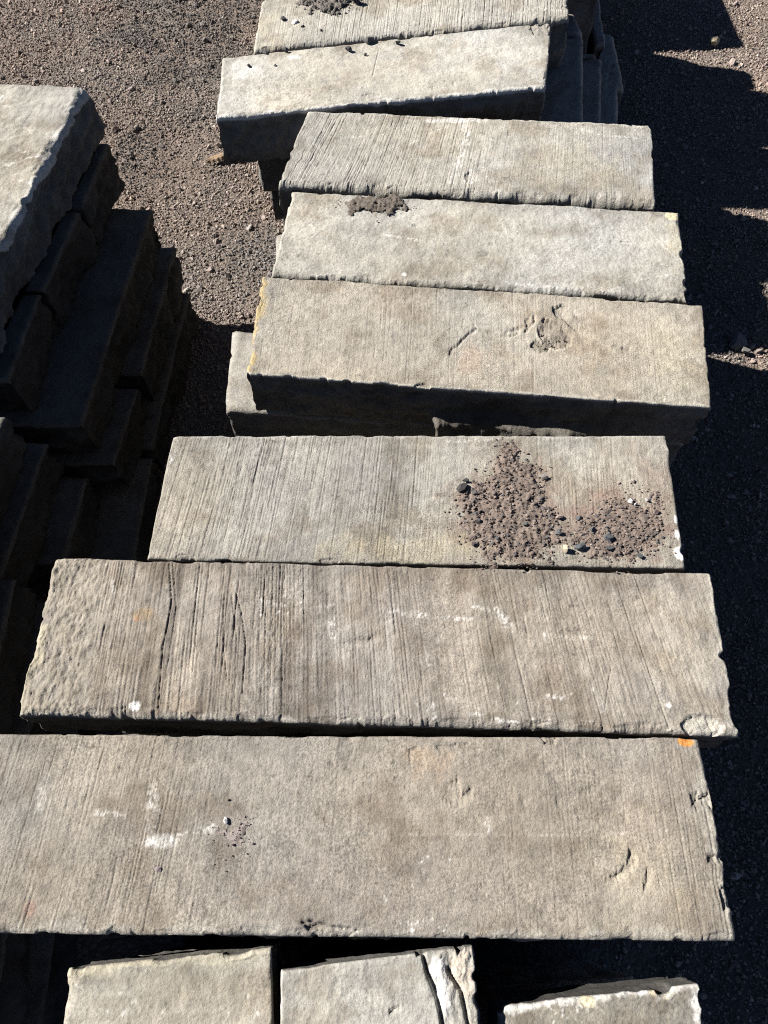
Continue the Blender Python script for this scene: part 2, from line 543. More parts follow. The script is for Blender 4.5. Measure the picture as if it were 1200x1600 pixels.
def stain(px, py, rx, ry, col, a=0.6, z=TOP, ang=0.0, rag=0.6, soft=0.5, freq=18):
    c = at(px, py, z)
    def f(X, Y, A, B, U, V, H, T, seed):
        dx, dy = X - c[0], Y - c[1]
        ca_, sa_ = math.cos(ang), math.sin(ang)
        r = np.hypot((dx * ca_ + dy * sa_) / rx, (-dx * sa_ + dy * ca_) / ry) + rag * fbm(X * freq, Y * freq, 4, seed + int(py))
        m = (a * sstep(1.0, 1.0 - soft, r))[..., None]
        return H, T * (1 - m) + np.array(col) * m
    return boxed(f, [c], 2.4 * max(rx, ry))


def chalk_or_shade(pts, w=0.004, a=0.8, z=TOP, col=WHITE, rag=1.0):
    P = [at(x, y, z) for x, y in pts]
    def f(X, Y, A, B, U, V, H, T, seed):
        d = seg_dist(X, Y, P)
        k = sstep(w, w * 0.3, d + w * 0.5 * fbm(X * 90, Y * 90, 2, seed + 7))
        k = k * np.clip(0.40 + rag * 1.3 * fbm(X * 150, Y * 150, 3, seed + 8), 0, 1) * np.clip(0.8 + 0.9 * fbm(X * 30, Y * 30, 2, seed + 9), 0.1, 1)
        m = (0.85 * a * k)[..., None]
        return H, T * (1 - m) + np.array(col) * m
    return boxed(f, P, 2.5 * w)


def crack(pts, w=0.003, depth=0.004, z=TOP, lip=0.0, wob=0.0012):
    P = [at(x, y, z) for x, y in pts]
    def f(X, Y, A, B, U, V, H, T, seed):
        d = seg_dist(X + wob * fbm(X * 40, Y * 40, 3, seed + 11), Y + wob * fbm(X * 40, Y * 40, 3, seed + 12), P)
        return H - depth * sstep(w, w * 0.2, d) + lip * sstep(w * 5, w, d), T
    return boxed(f, P, 0.02 + w)


def rough_zone(mask, amp, f0=30, col=None, ca=0.5):
    def f(X, Y, A, B, U, V, H, T, seed):
        m = mask(U, V, A, B)
        n = fbm(A * f0, B * f0, 4, seed + 21)
        H = H + m * amp * (np.floor(n * 3) / 3 + 0.5 * n)
        if col is not None:
            k = (ca * m * np.clip(0.6 + n, 0, 1))[..., None]
            T = T * (1 - k) + np.array(col) * k
        return H, T
    return f


def bands(a, f0, lo=0.0, hi=1.0):
    # bedding seams that run across the slab as darker stripes
    def f(X, Y, A, B, U, V, H, T, seed):
        n = perlin(A * f0 + 0.8 * perlin(A * 9, B * 5, seed + 171), B * 1.3, seed + 170) + 0.6 * perlin(A * f0 * 3, B * 2.2, seed + 172) + 0.25 * perlin(A * f0 * 9, B * 5, seed + 173)
        k = sstep(-0.15, 0.6, n) * sstep(lo - 0.05, lo + 0.05, U) * sstep(hi + 0.25, hi - 0.1, U)
        m = (a * k)[..., None]
        return H - 0.0008 * k, T * (1 - m * np.array((0.92, 1.0, 1.06)))
    return f


def edge_tint(side, w, col, a, f0=14, lo=0.0, hi=1.0):
    def f(X, Y, A, B, U, V, H, T, seed):
        Lx, Ly = A.max(), B.max()
        d = (B, Ly - B, A, Lx - A)[side]
        s = (U, U, V, V)[side]
        m = a * sstep(w, w * 0.2, d + w * 0.8 * fbm(A * f0, B * f0, 3, seed + 33)) * (s >= lo) * (s <= hi)
        m = m[..., None]
        return H, T * (1 - m) + np.array(col) * m
    return f


def speckle(n, box, size, col, a, z=TOP, rs=1):
    """scattered short chalked ticks and flecks inside a pixel box"""
    R = random.Random(rs)
    ticks = []
    for k in range(n):
        x, y = R.uniform(box[0], box[2]), R.uniform(box[1], box[3])
        an, l = R.uniform(0, 3.14), R.uniform(0.3, 1) * size
        ticks.append(((x, y), (x + l * math.cos(an), y + l * math.sin(an))))
    fs = [chalk_or_shade(t, 0.0026, a, z, col) for t in ticks]
    def f(X, Y, A, B, U, V, H, T, seed):
        for g in fs: H, T = apply_feat(g, X, Y, A, B, U, V, H, T, seed)
        return H, T
    return f


def Q(z, *p):
    return [at(x, y, z) for x, y in p]


GRP = 'stone slabs of the long row'
T = TOP
# row of top slabs, nearest to farthest. corners: near-left, near-right, far-right, far-left
s1 = slab('stone_slab', Q(T, (-110, 1458), (1156, 1472), (1094, 1152), (-60, 1146)), T, seed=11, mat=M_COARSE, base=TAN, groove=0.0014, glines=420, shear=(0.22, 0.0),
          gmask=lambda U, V: 0.3 + 0.75 * sstep(0.42, 0.2, U) + 0.3 * sstep(0.7, 0.85, U),
          arris=(0.014, 0.008, 0.008, 0.012), wob=(0.002, 0.0025, 0.004, 0.006), rock=(0.008, 0.006, 0.012, 0.014),
          feats=[pit([(648, 1215), (680, 1224), (712, 1220), (715, 1212), (722, 1240), (740, 1226), (738, 1248), (718, 1262), (690, 1248), (652, 1228)], 0.0026, tilt=0.3), pit([(636, 1170), (655, 1165), (668, 1195), (660, 1212), (640, 1205)], 0.0016, tilt=-0.3), pit([(680, 1165), (735, 1160), (748, 1172), (722, 1182), (690, 1178)], 0.0022),
                 pit([(982, 1325), (992, 1330), (998, 1345), (985, 1365), (962, 1378), (935, 1376), (965, 1362), (980, 1345)], 0.004, tilt=0.3), pit([(1003, 1322), (1012, 1316), (1016, 1330), (1008, 1332)], 0.003), pit([(1010, 1355), (1022, 1352), (1016, 1385), (1004, 1395)], 0.0025), pit([(812, 1246), (828, 1243), (830, 1256), (815, 1260)], 0.002, col=DARK, ca=0.25),
                 pit([(866, 1242), (876, 1242), (877, 1260), (868, 1258)], 0.002, col=DARK, ca=0.25), pit([(1104, 1335), (1128, 1334), (1130, 1350), (1106, 1350)], 0.006, tilt=0.4), pit([(1122, 1390), (1140, 1375), (1150, 1420), (1130, 1422)], 0.008, col=(0.26, 0.24, 0.22), ca=0.5),
                 pit([(1082, 1256), (1096, 1240), (1108, 1238), (1112, 1262), (1098, 1258), (1088, 1268)], 0.006, tilt=0.4), pit([(1078, 1242), (1090, 1238), (1092, 1254), (1080, 1256)], 0.004), spall(510, 1455, 0.06, 0.012, 0.005), pit([(845, 1150), (875, 1150), (868, 1164), (850, 1164)], 0.006), pit([(470, 1440), (490, 1436), (520, 1446), (550, 1452), (480, 1456)], 0.005), pit([(738, 1278), (752, 1270), (772, 1284), (752, 1290)], 0.0015), pit([(744, 1388), (754, 1378), (756, 1390), (742, 1396)], 0.002),
                 spall(540, 1170, 0.018, 0.025, 0.0015, col=DARK, ca=0.35),
                 stain(48, 1420, 0.016, 0.022, (0.24, 0.14, 0.11), 0.5, rag=0.25, soft=0.6), stain(640, 1390, 0.35, 0.10, (0.23, 0.20, 0.175), 0.4), stain(1000, 1330, 0.09, 0.1, (0.30, 0.25, 0.19), 0.3), stain(860, 1220, 0.15, 0.08, (0.23, 0.2, 0.17), 0.4), stain(1040, 1220, 0.06, 0.08, (0.24, 0.2, 0.165), 0.4), stain(700, 1200, 0.1, 0.05, (0.22, 0.19, 0.16), 0.35), pit([(900, 1420), (930, 1405), (965, 1410), (940, 1424)], 0.0018), pit([(905, 1240), (930, 1225), (940, 1232), (918, 1246)], 0.0016), pit([(560, 1250), (590, 1242), (600, 1256), (575, 1262)], 0.0014),
                 stain(990, 1380, 0.1, 0.12, CREAM, 0.14), stain(1072, 1158, 0.018, 0.012, RUST, 0.95, rag=0.2, soft=0.2), stain(665, 1190, 0.05, 0.04, (0.42, 0.30, 0.2), 0.3),
                 chalk_or_shade([(240, 1235), (238, 1280), (232, 1315)], 0.017, 0.45), chalk_or_shade([(235, 1240), (236, 1275)], 0.008, 0.4), chalk_or_shade([(232, 1317), (275, 1310), (315, 1297), (335, 1294)], 0.009, 0.7), stain(255, 1312, 0.03, 0.012, WHITE, 0.3), chalk_or_shade([(150, 1270), (195, 1273)], 0.006, 0.7),
                 chalk_or_shade([(70, 1215), (62, 1260)], 0.014, 0.5), speckle(16, (560, 1330, 720, 1450), 18, WHITE, 0.6, rs=3), chalk_or_shade([(300, 1302), (900, 1306), (1090, 1296)], 0.002, 0.25),
                 chalk_or_shade([(762, 1282), (765, 1296)], 0.008, 0.8), chalk_or_shade([(640, 1440), (646, 1456)], 0.006, 0.8), speckle(14, (980, 1170, 1090, 1440), 16, CREAM, 0.4, rs=9),
                 edge_tint(0, 0.02, PALE, 0.5), edge_tint(3, 0.03, PALE, 0.6)],
          label='largest and nearest full slab, tan stone running off the left edge', group=GRP)
s2 = slab('stone_slab', Q(T, (24, 1116), (1158, 1150), (1110, 895), (84, 871)), T, seed=23, streak=0.22, base=TAN * np.array((1.02, 1.03, 1.06)), groove=0.0021, glines=640, shear=(0.02, -0.24),
          gmask=lambda U, V: sstep(0.085, 0.12, U + 0.02 * V) * (0.75 + 0.45 * sstep(0.55, 0.3, U)),
          arris=(0.02, 0.006, 0.012, 0.010), wob=(0.002, 0.003, 0.005, 0.006), rock=(0.006, 0.006, 0.015, 0.015),
          feats=[bands(0.33, 17, 0.1, 0.5), bands(0.15, 11, 0.1, 1.2), rough_zone(lambda U, V, A, B: sstep(0.13, 0.075, U + 0.025 * V + 0.015 * fbm(A * 20, B * 9, 2, 77)), 0.0022, 24, (0.22, 0.19, 0.145), 0.6), rough_zone(lambda U, V, A, B: sstep(0.13, 0.075, U + 0.025 * V), 0.0016, 90),
                 edge_tint(2, 0.035, CREAM, 0.38, lo=0.0, hi=0.55),
                 crack([(264, 880), (268, 940), (262, 975), (254, 1010), (247, 1105)], 0.0020, 0.004, wob=0.0006), crack([(270, 880), (275, 950), (268, 1000), (258, 1060)], 0.0018, 0.003, wob=0.0005), crack([(368, 925), (378, 960), (384, 1010), (378, 1085)], 0.0019, 0.004, wob=0.0006),
                 crack([(362, 930), (370, 1000), (366, 1090)], 0.0016, 0.003, wob=0.0005), crack([(350, 930), (349, 1000), (354, 1060)], 0.0016, 0.003, wob=0.0005), crack([(868, 915), (884, 975)], 0.0016, 0.002), crack([(955, 1040), (945, 1110)], 0.0016, 0.002), crack([(848, 890), (862, 960)], 0.0016, 0.002),
                 stain(268, 985, 0.016, 0.17, (0.12, 0.105, 0.092), 0.6, rag=0.3, soft=0.8), stain(300, 960, 0.012, 0.15, (0.14, 0.122, 0.105), 0.55, rag=0.3, soft=0.8), stain(375, 1010, 0.03, 0.13, (0.13, 0.115, 0.10), 0.6, rag=0.3, soft=0.9), stain(640, 940, 0.14, 0.06, (0.24, 0.215, 0.19), 0.4), stain(145, 990, 0.02, 0.16, (0.22, 0.2, 0.17), 0.45, rag=0.4, soft=0.8),
                 spall(560, 1003, 0.04, 0.008, 0.003, ang=0.2), spall(585, 997, 0.018, 0.009, 0.003, ang=0.6), spall(1098, 1134, 0.045, 0.022, 0.012, col=PALE * 1.15, ca=0.9, rag=0.2),
                 stain(213, 965, 0.011, 0.016, RUST * 0.9 + 0.08, 0.75, soft=0.7), stain(225, 960, 0.03, 0.02, (0.42, 0.28, 0.12), 0.35),
                 stain(330, 980, 0.13, 0.15, (0.17, 0.15, 0.13), 0.45), stain(215, 1000, 0.02, 0.2, (0.16, 0.14, 0.12), 0.4, rag=0.3, soft=0.9), stain(560, 1060, 0.05, 0.12, (0.17, 0.15, 0.13), 0.35, soft=0.9), stain(800, 930, 0.05, 0.08, (0.17, 0.15, 0.13), 0.35, soft=0.9), stain(1060, 1000, 0.1, 0.2, CREAM, 0.12), stain(210, 1103, 0.014, 0.012, WHITE, 0.85),
                 chalk_or_shade([(412, 942), (452, 945), (470, 941)], 0.006, 0.7), chalk_or_shade([(405, 925), (407, 960)], 0.004, 0.6), chalk_or_shade([(425, 957), (450, 957), (450, 940)], 0.003, 0.6), chalk_or_shade([(480, 952), (520, 945)], 0.004, 0.5),
                 chalk_or_shade([(612, 955), (662, 961)], 0.008, 0.85), chalk_or_shade([(685, 964), (748, 967)], 0.006, 0.75), chalk_or_shade([(738, 948), (772, 952)], 0.006, 0.65), chalk_or_shade([(775, 955), (800, 980)], 0.013, 0.7), chalk_or_shade([(850, 992), (925, 998)], 0.005, 0.45),
                 chalk_or_shade([(519, 965), (521, 1000)], 0.007, 0.8), chalk_or_shade([(512, 970), (514, 995)], 0.005, 0.7), chalk_or_shade([(667, 1020), (668, 1037)], 0.007, 0.8), chalk_or_shade([(910, 1035), (926, 1075), (945, 1105)], 0.006, 0.4), chalk_or_shade([(846, 1089), (880, 1090)], 0.008, 0.75),
                 chalk_or_shade([(676, 1100), (680, 1125)], 0.006, 0.8), chalk_or_shade([(770, 1125), (805, 1130)], 0.008, 0.7), chalk_or_shade([(735, 1115), (752, 1117)], 0.006, 0.7), stain(1045, 1102, 0.007, 0.006, WHITE, 0.9, rag=0.1), chalk_or_shade([(175, 905), (177, 925)], 0.007, 0.5),
                 speckle(22, (640, 1080, 1000, 1135), 14, WHITE, 0.6, rs=5), edge_tint(0, 0.012, PALE, 0.6), edge_tint(3, 0.02, PALE * 1.1, 0.6)],
          label='deeply grooved wide slab, second from the front, with chipped pale right corner', group=GRP)
s3 = slab('stone_slab', Q(T, (229, 874), (1072, 888), (1043, 680), (269, 680)), T, seed=37, mat=M_FINE, base=GREY * np.array((0.97, 0.955, 0.93)), groove=0.0016, glines=760, shear=(0.10, 0.0),
          gmask=lambda U, V: 0.3 + 0.75 * sstep(0.6, 0.45, U) + 0.45 * sstep(0.68, 0.75, U) * sstep(0.98, 0.85, U),
          arris=(0.006, 0.006, 0.006, 0.008), wob=(0.002, 0.0015, 0.002, 0.004), rock=(0.006, 0.006, 0.006, 0.014),
          feats=[bands(0.14, 12), stain(800, 800, 0.16, 0.15, (0.20, 0.145, 0.115), 0.7, rag=0.35), stain(965, 825, 0.15, 0.10, (0.22, 0.15, 0.12), 0.75, rag=0.35), stain(1020, 760, 0.05, 0.12, (0.24, 0.19, 0.155), 0.6),
                 stain(1058, 835, 0.007, 0.012, WHITE, 0.95, rag=0.25, soft=0.2), stain(1062, 866, 0.016, 0.018, WHITE, 0.9, rag=0.4, soft=0.2), stain(1057, 812, 0.006, 0.012, WHITE, 0.8, rag=0.2, soft=0.2),
                 crack([(665, 778), (690, 774), (712, 775)], 0.003, 0.004), spall(515, 876, 0.022, 0.008, 0.006), spall(285, 870, 0.015, 0.008, 0.005), stain(640, 860, 0.2, 0.05, (0.38, 0.33, 0.22), 0.35),
                 chalk_or_shade([(700, 690), (780, 686)], 0.006, 0.5), edge_tint(1, 0.01, PALE * 1.1, 0.6), chalk_or_shade([(262, 705), (266, 722)], 0.007, 0.9)],
          label='grooved grey slab with reddish dirt spilled over its right half', group=GRP)


def r4_ledge(side, a, t, seed):
    w = sstep(0.41, 0.44, a) * sstep(0.90, 0.70, a)
    edge = 0.60 + 0.05 * (a - 0.6) + 0.06 * fbm(a * 7, a * 0 + 0.5, 2, 9)
    return np.where(side == 0, w * (0.041 + 0.012 * fbm(a * 12, a * 0 + 4, 3, 10)) * sstep(edge - 0.06, edge + 0.03, t), 0)


s4 = slab('stone_slab', Q(T, (384, 584), (1112, 637), (1099, 475), (409, 430)), T, seed=41, mat=M_FINE, base=WARM * 1.04, groove=0.0013, shear=(0.0, -0.05),
          gmask=lambda U, V: 0.35 + 0.5 * sstep(0.75, 0.4, U), streak=0.08,
          arris=(0.005, 0.008, 0.008, 0.006), wob=(0.003, 0.002, 0.005, 0.003), rock=(0.010, 0.006, 0.016, 0.010), ledge=r4_ledge,
          feats=[stain(872, 516, 0.062, 0.05, (0.24, 0.205, 0.16), 0.6, rag=0.35, soft=0.4), chalk_or_shade([(704, 555), (708, 545), (722, 532), (744, 514), (765, 519), (795, 525), (822, 517), (836, 505)], 0.007, 0.9, col=(0.17, 0.145, 0.115), rag=0.5), chalk_or_shade([(697, 522), (722, 516), (724, 498)], 0.004, 0.5, col=(0.2, 0.17, 0.14)),  # dark strokes along the crack paint in the shade its relief lacks
                 crack([(822, 517), (836, 503), (834, 494)], 0.006, 0.004, wob=0.004), pit([(862, 480), (878, 474), (898, 484), (908, 500), (904, 518), (892, 512), (880, 498), (866, 492)], 0.005, col=(0.25, 0.23, 0.2), ca=0.45, tilt=-0.4),
                 pit([(838, 508), (850, 496), (864, 500), (880, 508), (896, 522), (892, 540), (872, 546), (852, 540), (842, 526)], 0.006, col=(0.24, 0.21, 0.175), ca=0.5, tilt=0.3), pit([(828, 540), (838, 530), (862, 540), (856, 549), (836, 549)], 0.005, col=(0.2, 0.175, 0.14), ca=0.5),
                 pit([(818, 500), (828, 494), (832, 508), (822, 512)], 0.003), crack([(704, 555), (708, 545), (722, 532), (744, 514), (765, 519)], 0.006, 0.0045, wob=0.004), crack([(745, 513), (740, 507)], 0.004, 0.002, wob=0.003), crack([(764, 519), (780, 524), (795, 526), (822, 516)], 0.0035, 0.004, wob=0.003), crack([(790, 520), (812, 512), (826, 508)], 0.003, 0.003, wob=0.003), crack([(697, 520), (722, 516), (724, 500)], 0.0025, 0.0012, wob=0.003),
                 spall(806, 516, 0.018, 0.009, 0.003, ang=0.4), spall(978, 545, 0.012, 0.008, 0.003, col=DARK, ca=0.3), spall(990, 523, 0.008, 0.005, 0.002, col=DARK, ca=0.3), spall(790, 480, 0.008, 0.005, 0.002, col=DARK, ca=0.3),
                 spall(391, 545, 0.012, 0.018, 0.008, col=(0.27, 0.27, 0.26), ca=0.9, rag=0.2), spall(660, 603, 0.02, 0.01, 0.008), spall(1030, 622, 0.015, 0.01, 0.004),
                 edge_tint(2, 0.022, OCHRE * 1.05, 0.55), stain(1055, 560, 0.11, 0.2, CREAM, 0.28, soft=0.9, rag=0.3), stain(740, 560, 0.06, 0.05, (0.42, 0.30, 0.22), 0.35), stain(940, 575, 0.02, 0.02, (0.26, 0.24, 0.2), 0.6), edge_tint(0, 0.008, PALE * 1.2, 0.7),
                 speckle(10, (1010, 480, 1100, 620), 12, CREAM, 0.4, rs=14)],
          label='warm beige slab with a broken hollow and branching crack on top', group=GRP)
s5 = slab('stone_slab', Q(T, (423, 428), (1078, 468), (1062, 330), (455, 297)), T - 0.004, seed=53, base=PALE * 0.93, cleft=0.0016, mat=M_SMOOTH,
          arris=(0.016, 0.006, 0.008, 0.010), wob=(0.002, 0.002, 0.004, 0.006), rock=(0.006, 0.006, 0.012, 0.014),
          feats=[stain(1052, 337, 0.022, 0.018, CREAM * 1.2, 0.9, rag=0.25, soft=0.25), stain(1060, 385, 0.035, 0.08, CREAM, 0.35), spall(755, 395, 0.018, 0.012, 0.002, col=DARK, ca=0.4), spall(648, 350, 0.009, 0.006, 0.002, col=DARK, ca=0.5),
                 spall(768, 380, 0.008, 0.008, 0.0015, col=DARK, ca=0.3), stain(585, 320, 0.09, 0.03, (0.24, 0.21, 0.17), 0.6), chalk_or_shade([(980, 330), (1020, 365), (1060, 405)], 0.004, 0.6), chalk_or_shade([(960, 450), (1000, 435), (1060, 425)], 0.003, 0.5),
                 chalk_or_shade([(600, 365), (655, 374)], 0.006, 0.75), chalk_or_shade([(862, 385), (884, 415)], 0.004, 0.8), chalk_or_shade([(885, 400), (900, 418)], 0.006, 0.7), chalk_or_shade([(915, 372), (926, 382)], 0.008, 0.6), chalk_or_shade([(850, 372), (866, 386)], 0.003, 0.6),
                 stain(632, 427, 0.012, 0.01, WHITE, 0.8), chalk_or_shade([(790, 440), (870, 447)], 0.006, 0.6), speckle(18, (700, 420, 960, 452), 12, WHITE, 0.5, rs=21), speckle(14, (440, 330, 900, 420), 14, PALE * 1.5, 0.4, rs=23), stain(900, 410, 0.2, 0.08, (0.32, 0.31, 0.28), 0.5)],
          label='smooth pale grey slab with a dark soil clump near its far edge', group=GRP)
s6 = slab('stone_slab', Q(T, (434, 287), (1026, 320), (1018, 195), (479, 172)), T, seed=67, base=PALE * 0.92, groove=0.0018, glines=800, shear=(0.13, -0.04),
          gmask=lambda U, V: 0.45 + 0.6 * sstep(0.65, 0.45, U), streak=0.10,
          arris=(0.026, 0.007, 0.010, 0.008), wob=(0.003, 0.0035, 0.007, 0.005), rock=(0.010, 0.006, 0.012, 0.012),
          feats=[chalk_or_shade([(722, 185), (730, 210), (716, 260), (706, 285)], 0.016, 0.7), chalk_or_shade([(735, 268), (742, 282), (722, 285)], 0.012, 0.6), chalk_or_shade([(640, 225), (700, 195), (800, 230)], 0.003, 0.6), chalk_or_shade([(900, 200), (945, 212), (1000, 216)], 0.004, 0.8),
                 chalk_or_shade([(755, 262), (765, 285)], 0.004, 0.7), chalk_or_shade([(740, 185), (752, 190)], 0.012, 0.8), chalk_or_shade([(540, 215), (605, 210)], 0.003, 0.5), speckle(14, (480, 240, 700, 290), 14, WHITE, 0.5, rs=31), spall(735, 276, 0.018, 0.022, 0.005),
                 stain(700, 188, 0.12, 0.012, WHITE, 0.4), stain(880, 260, 0.2, 0.1, (0.36, 0.32, 0.25), 0.35), edge_tint(1, 0.012, PALE * 1.3, 0.6)],
          label='ribbed grey slab between the tilted slab and the soil-topped slab', group=GRP)
sB = slab('stone_slab', Q(T + 0.004, (337, 184), (854, 136), (863, 34), (347, 90)), T + 0.004, seed=71, base=PALE * 1.08, mat=M_SMOOTH, cleft=0.0008,
          arris=(0.010, 0.006, 0.010, 0.012), wob=(0.004, 0.003, 0.004, 0.006), rock=(0.014, 0.006, 0.012, 0.012),
          feats=[spall(845, 48, 0.04, 0.035, 0.009, col=(0.33, 0.3, 0.26), ca=0.5), spall(580, 150, 0.03, 0.01, 0.005), spall(600, 65, 0.0, 0.0, 0.0) if False else stain(560, 110, 0.2, 0.1, WARM * 1.25, 0.4),
                 crack([(592, 80), (582, 120)], 0.002, 0.002), stain(380, 110, 0.06, 0.06, WHITE * 0.8, 0.4), stain(750, 80, 0.2, 0.06, PALE * 1.25, 0.5), speckle(16, (380, 95, 820, 150), 16, PALE * 1.5, 0.4, rs=41), stain(455, 92, 0.03, 0.012, WHITE * 0.9, 0.5),
                 edge_tint(0, 0.012, WHITE * 0.85, 0.6)],
          label='pale smooth slab set askew, its left end jutting over the gravel', group=GRP)
qa = Q(T + 0.006, (394, 80), (890, 28)) + [np.array([0.635, 2.90]), np.array([-0.40, 2.86])]
sA = slab('stone_slab', qa, T + 0.006, seed=83, base=PALE * 0.95, groove=0.0022, glines=700, shear=(0.02, 0.05), gmask=lambda U, V: 0.35 + 0.8 * sstep(0.1, 0.3, U), streak=0.08,
          arris=(0.018, 0.007, 0.012, 0.012), wob=(0.003, 0.003, 0.006, 0.005), rock=(0.008, 0.006, 0.012, 0.014),
          feats=[stain(500, 8, 0.14, 0.06, (0.27, 0.24, 0.2), 0.5), chalk_or_shade([(830, 15), (885, 20)], 0.006, 0.4), stain(410, 40, 0.05, 0.1, CREAM, 0.25)],
          label='ribbed slab at the top edge with dark rubble on its left end', group=GRP)

# three shorter stones in front
zb1, zb2, zb3 = T - 0.02, T - 0.012, T - 0.06
b1 = slab('stone_slab', Q(zb1, (86, 1800), (434, 1800), (424, 1478), (100, 1514)), zb1, seed=91, base=PALE * 0.86 * np.array((1, 0.985, 0.955)), cleft=0.0014, mat=M_SMOOTH,
          arris=(0.01, 0.012, 0.014, 0.006), wob=(0.004, 0.005, 0.005, 0.003), rock=(0.012, 0.003, 0.012, 0.012),
          feats=[edge_tint(1, 0.02, CREAM, 0.3), stain(270, 1530, 0.25, 0.012, (0.22, 0.195, 0.16), 0.5, zb1, rag=0.3), stain(250, 1565, 0.25, 0.010, (0.22, 0.195, 0.16), 0.45, zb1, rag=0.3), stain(280, 1590, 0.25, 0.012, (0.24, 0.21, 0.17), 0.4, zb1, rag=0.3), chalk_or_shade([(205, 1570), (190, 1585), (215, 1562)], 0.006, 0.8, zb1), speckle(18, (110, 1495, 410, 1600), 16, WHITE, 0.5, zb1, 51), stain(270, 1540, 0.15, 0.05, (0.29, 0.265, 0.21), 0.3, zb1, freq=30),
                 chalk_or_shade([(110, 1520), (170, 1508), (250, 1500)], 0.008, 0.6, zb1, CREAM)],
          label='short yellowish stone, leftmost of the three along the bottom edge', group='short stones in front')
b2 = slab('stone_slab', Q(zb2, (436, 1800), (764, 1800), (740, 1478), (438, 1516)), zb2, seed=97, base=PALE * 0.92, cleft=0.0022, mat=M_SMOOTH,
          arris=(0.01, 0.008, 0.008, 0.008), wob=(0.004, 0.005, 0.004, 0.005), rock=(0.012, 0.003, 0.012, 0.012),
          feats=[crack([(660, 1480), (668, 1520), (680, 1545), (690, 1590), (700, 1640)], 0.0055, 0.016, zb2), crack([(700, 1515), (722, 1550), (732, 1600), (740, 1640)], 0.005, 0.012, zb2),
                 stain(690, 1540, 0.014, 0.06, WHITE * 0.85, 0.75, zb2, rag=0.45, soft=0.4, ang=0.2), rough_zone(lambda U, V, A, B: sstep(0.74, 0.8, U), 0.004, 30), stain(575, 1525, 0.05, 0.02, (0.25, 0.23, 0.21), 0.5, zb2), stain(500, 1530, 0.03, 0.02, (0.27, 0.25, 0.22), 0.5, zb2),
                 crack([(610, 1582), (624, 1574)], 0.004, 0.007, zb2), stain(722, 1520, 0.03, 0.06, (0.42, 0.36, 0.29), 0.6, zb2), edge_tint(2, 0.012, PALE * 1.3, 0.5)],
          label='middle stone of the bottom edge, split by a crack with a white streak', group='short stones in front')
b3 = slab('stone_slab', Q(zb3, (776, 1800), (1124, 1800), (1094, 1538), (778, 1570)), zb3, seed=103, base=GREY * 0.62, cleft=0.0022, mat=M_SMOOTH,
          arris=(0.01, 0.012, 0.012, 0.014), wob=(0.004, 0.006, 0.005, 0.004), rock=(0.012, 0.003, 0.012, 0.012),
          feats=[edge_tint(1, 0.018, WHITE * 0.85, 0.75, 26), edge_tint(3, 0.02, WHITE * 0.9, 0.75, 26), speckle(26, (800, 1560, 940, 1600), 18, WHITE, 0.75, zb3, 61), stain(920, 1563, 0.014, 0.012, CREAM * 1.2, 0.9, zb3), stain(1020, 1550, 0.03, 0.012, CREAM * 1.1, 0.7, zb3), edge_tint(2, 0.02, PALE, 0.5)],
          label='darker stone with white crusted edges at the bottom right', group='short stones in front')

# lower courses of the long row ------------------------------------------------
LO = dict(res=(0.012, 0.014), base=GREY * 0.92, arris=(0.010,) * 4, wob=(0.0022,) * 4, rock=(0.012,) * 4)
ordw = ['second', 'third', 'fourth', 'lowest']


def lower(top_quad, rowname, seed, grow=None, skip=()):
    q0 = np.array(top_quad)
    R = random.Random(seed)
    for k in range(4):
        if k in skip: continue
        z = T - CO * (k + 1) - 0.002
        c = q0.mean(0)
        q = c + (q0 - c) * np.array([1 - R.uniform(0.06, 0.10), 1 - R.uniform(0.06, 0.12)]) + np.array([R.uniform(0.015, 0.04), R.uniform(-0.005, 0.005)])
        if grow and k in grow: q = np.array(grow[k])
        slab('stone_slab', list(q), z, seed=seed + 7 * k, label='shadowed stone in the %s course under the %s' % (ordw[k], rowname), group='shadowed stones of the lower courses', **LO)


lower(Q(T, (-110, 1458), (1110, 1466), (1070, 1165), (-60, 1160)), 'nearest full slab', 200)
lower(Q(T, (40, 1110), (1140, 1140), (1095, 900), (90, 878)), 'deeply grooved slab', 230)
lower(Q(T, (240, 868), (1060, 880), (1035, 690), (275, 690)), 'dirt-strewn slab', 260, grow={1: [np.array(p) for p in ((-0.45, 0.66), (0.655, 0.66), (0.675, 1.02), (-0.40, 1.05))]})  # third-course stone stretched into the gap, unseen, to stop sun leaking through
z2 = T - CO - 0.002
lower(Q(T, (390, 580), (1105, 630), (1090, 480), (415, 440)), 'beige slab with the crack', 290,
      grow={0: [at(351, 640, z2), at(1072, 690, z2), at(1066, 535, z2), at(362, 516, z2)], 1: Q(z2 - CO, (398, 672), (1040, 735), (1040, 590), (405, 570))})
lower(Q(T, (430, 420), (1070, 460), (1055, 335), (460, 305)), 'soil-topped slab', 320)
lower(Q(T, (440, 280), (1018, 314), (1012, 200), (484, 180)), 'ribbed grey slab', 350)
zc2, zc3 = T - CO - 0.002, T - 2 * CO - 0.002
lower(Q(T, (350, 178), (845, 138), (855, 45), (355, 95)), 'askew pale slab', 380,
      grow={0: Q(zc2, (400, 235), (912, 205), (912, 54), (390, 100)), 1: Q(zc3, (420, 285), (939, 215), (941, 88), (400, 150)), 2: Q(zc3 - CO, (440, 330), (967, 240), (966, 93), (420, 190))})
lower(qa, 'rubble-strewn ribbed slab', 410,
      grow={0: Q(zc2, (400, 97), (912, 52)) + [np.array([0.70, 2.90]), np.array([-0.40, 2.86])], 1: Q(zc3, (415, 150), (934, 84)) + [np.array([0.80, 2.93]), np.array([-0.40, 2.88])], 2: Q(zc3 - CO, (430, 200), (960, 88)) + [np.array([0.93, 2.95]), np.array([-0.40, 2.90])]})
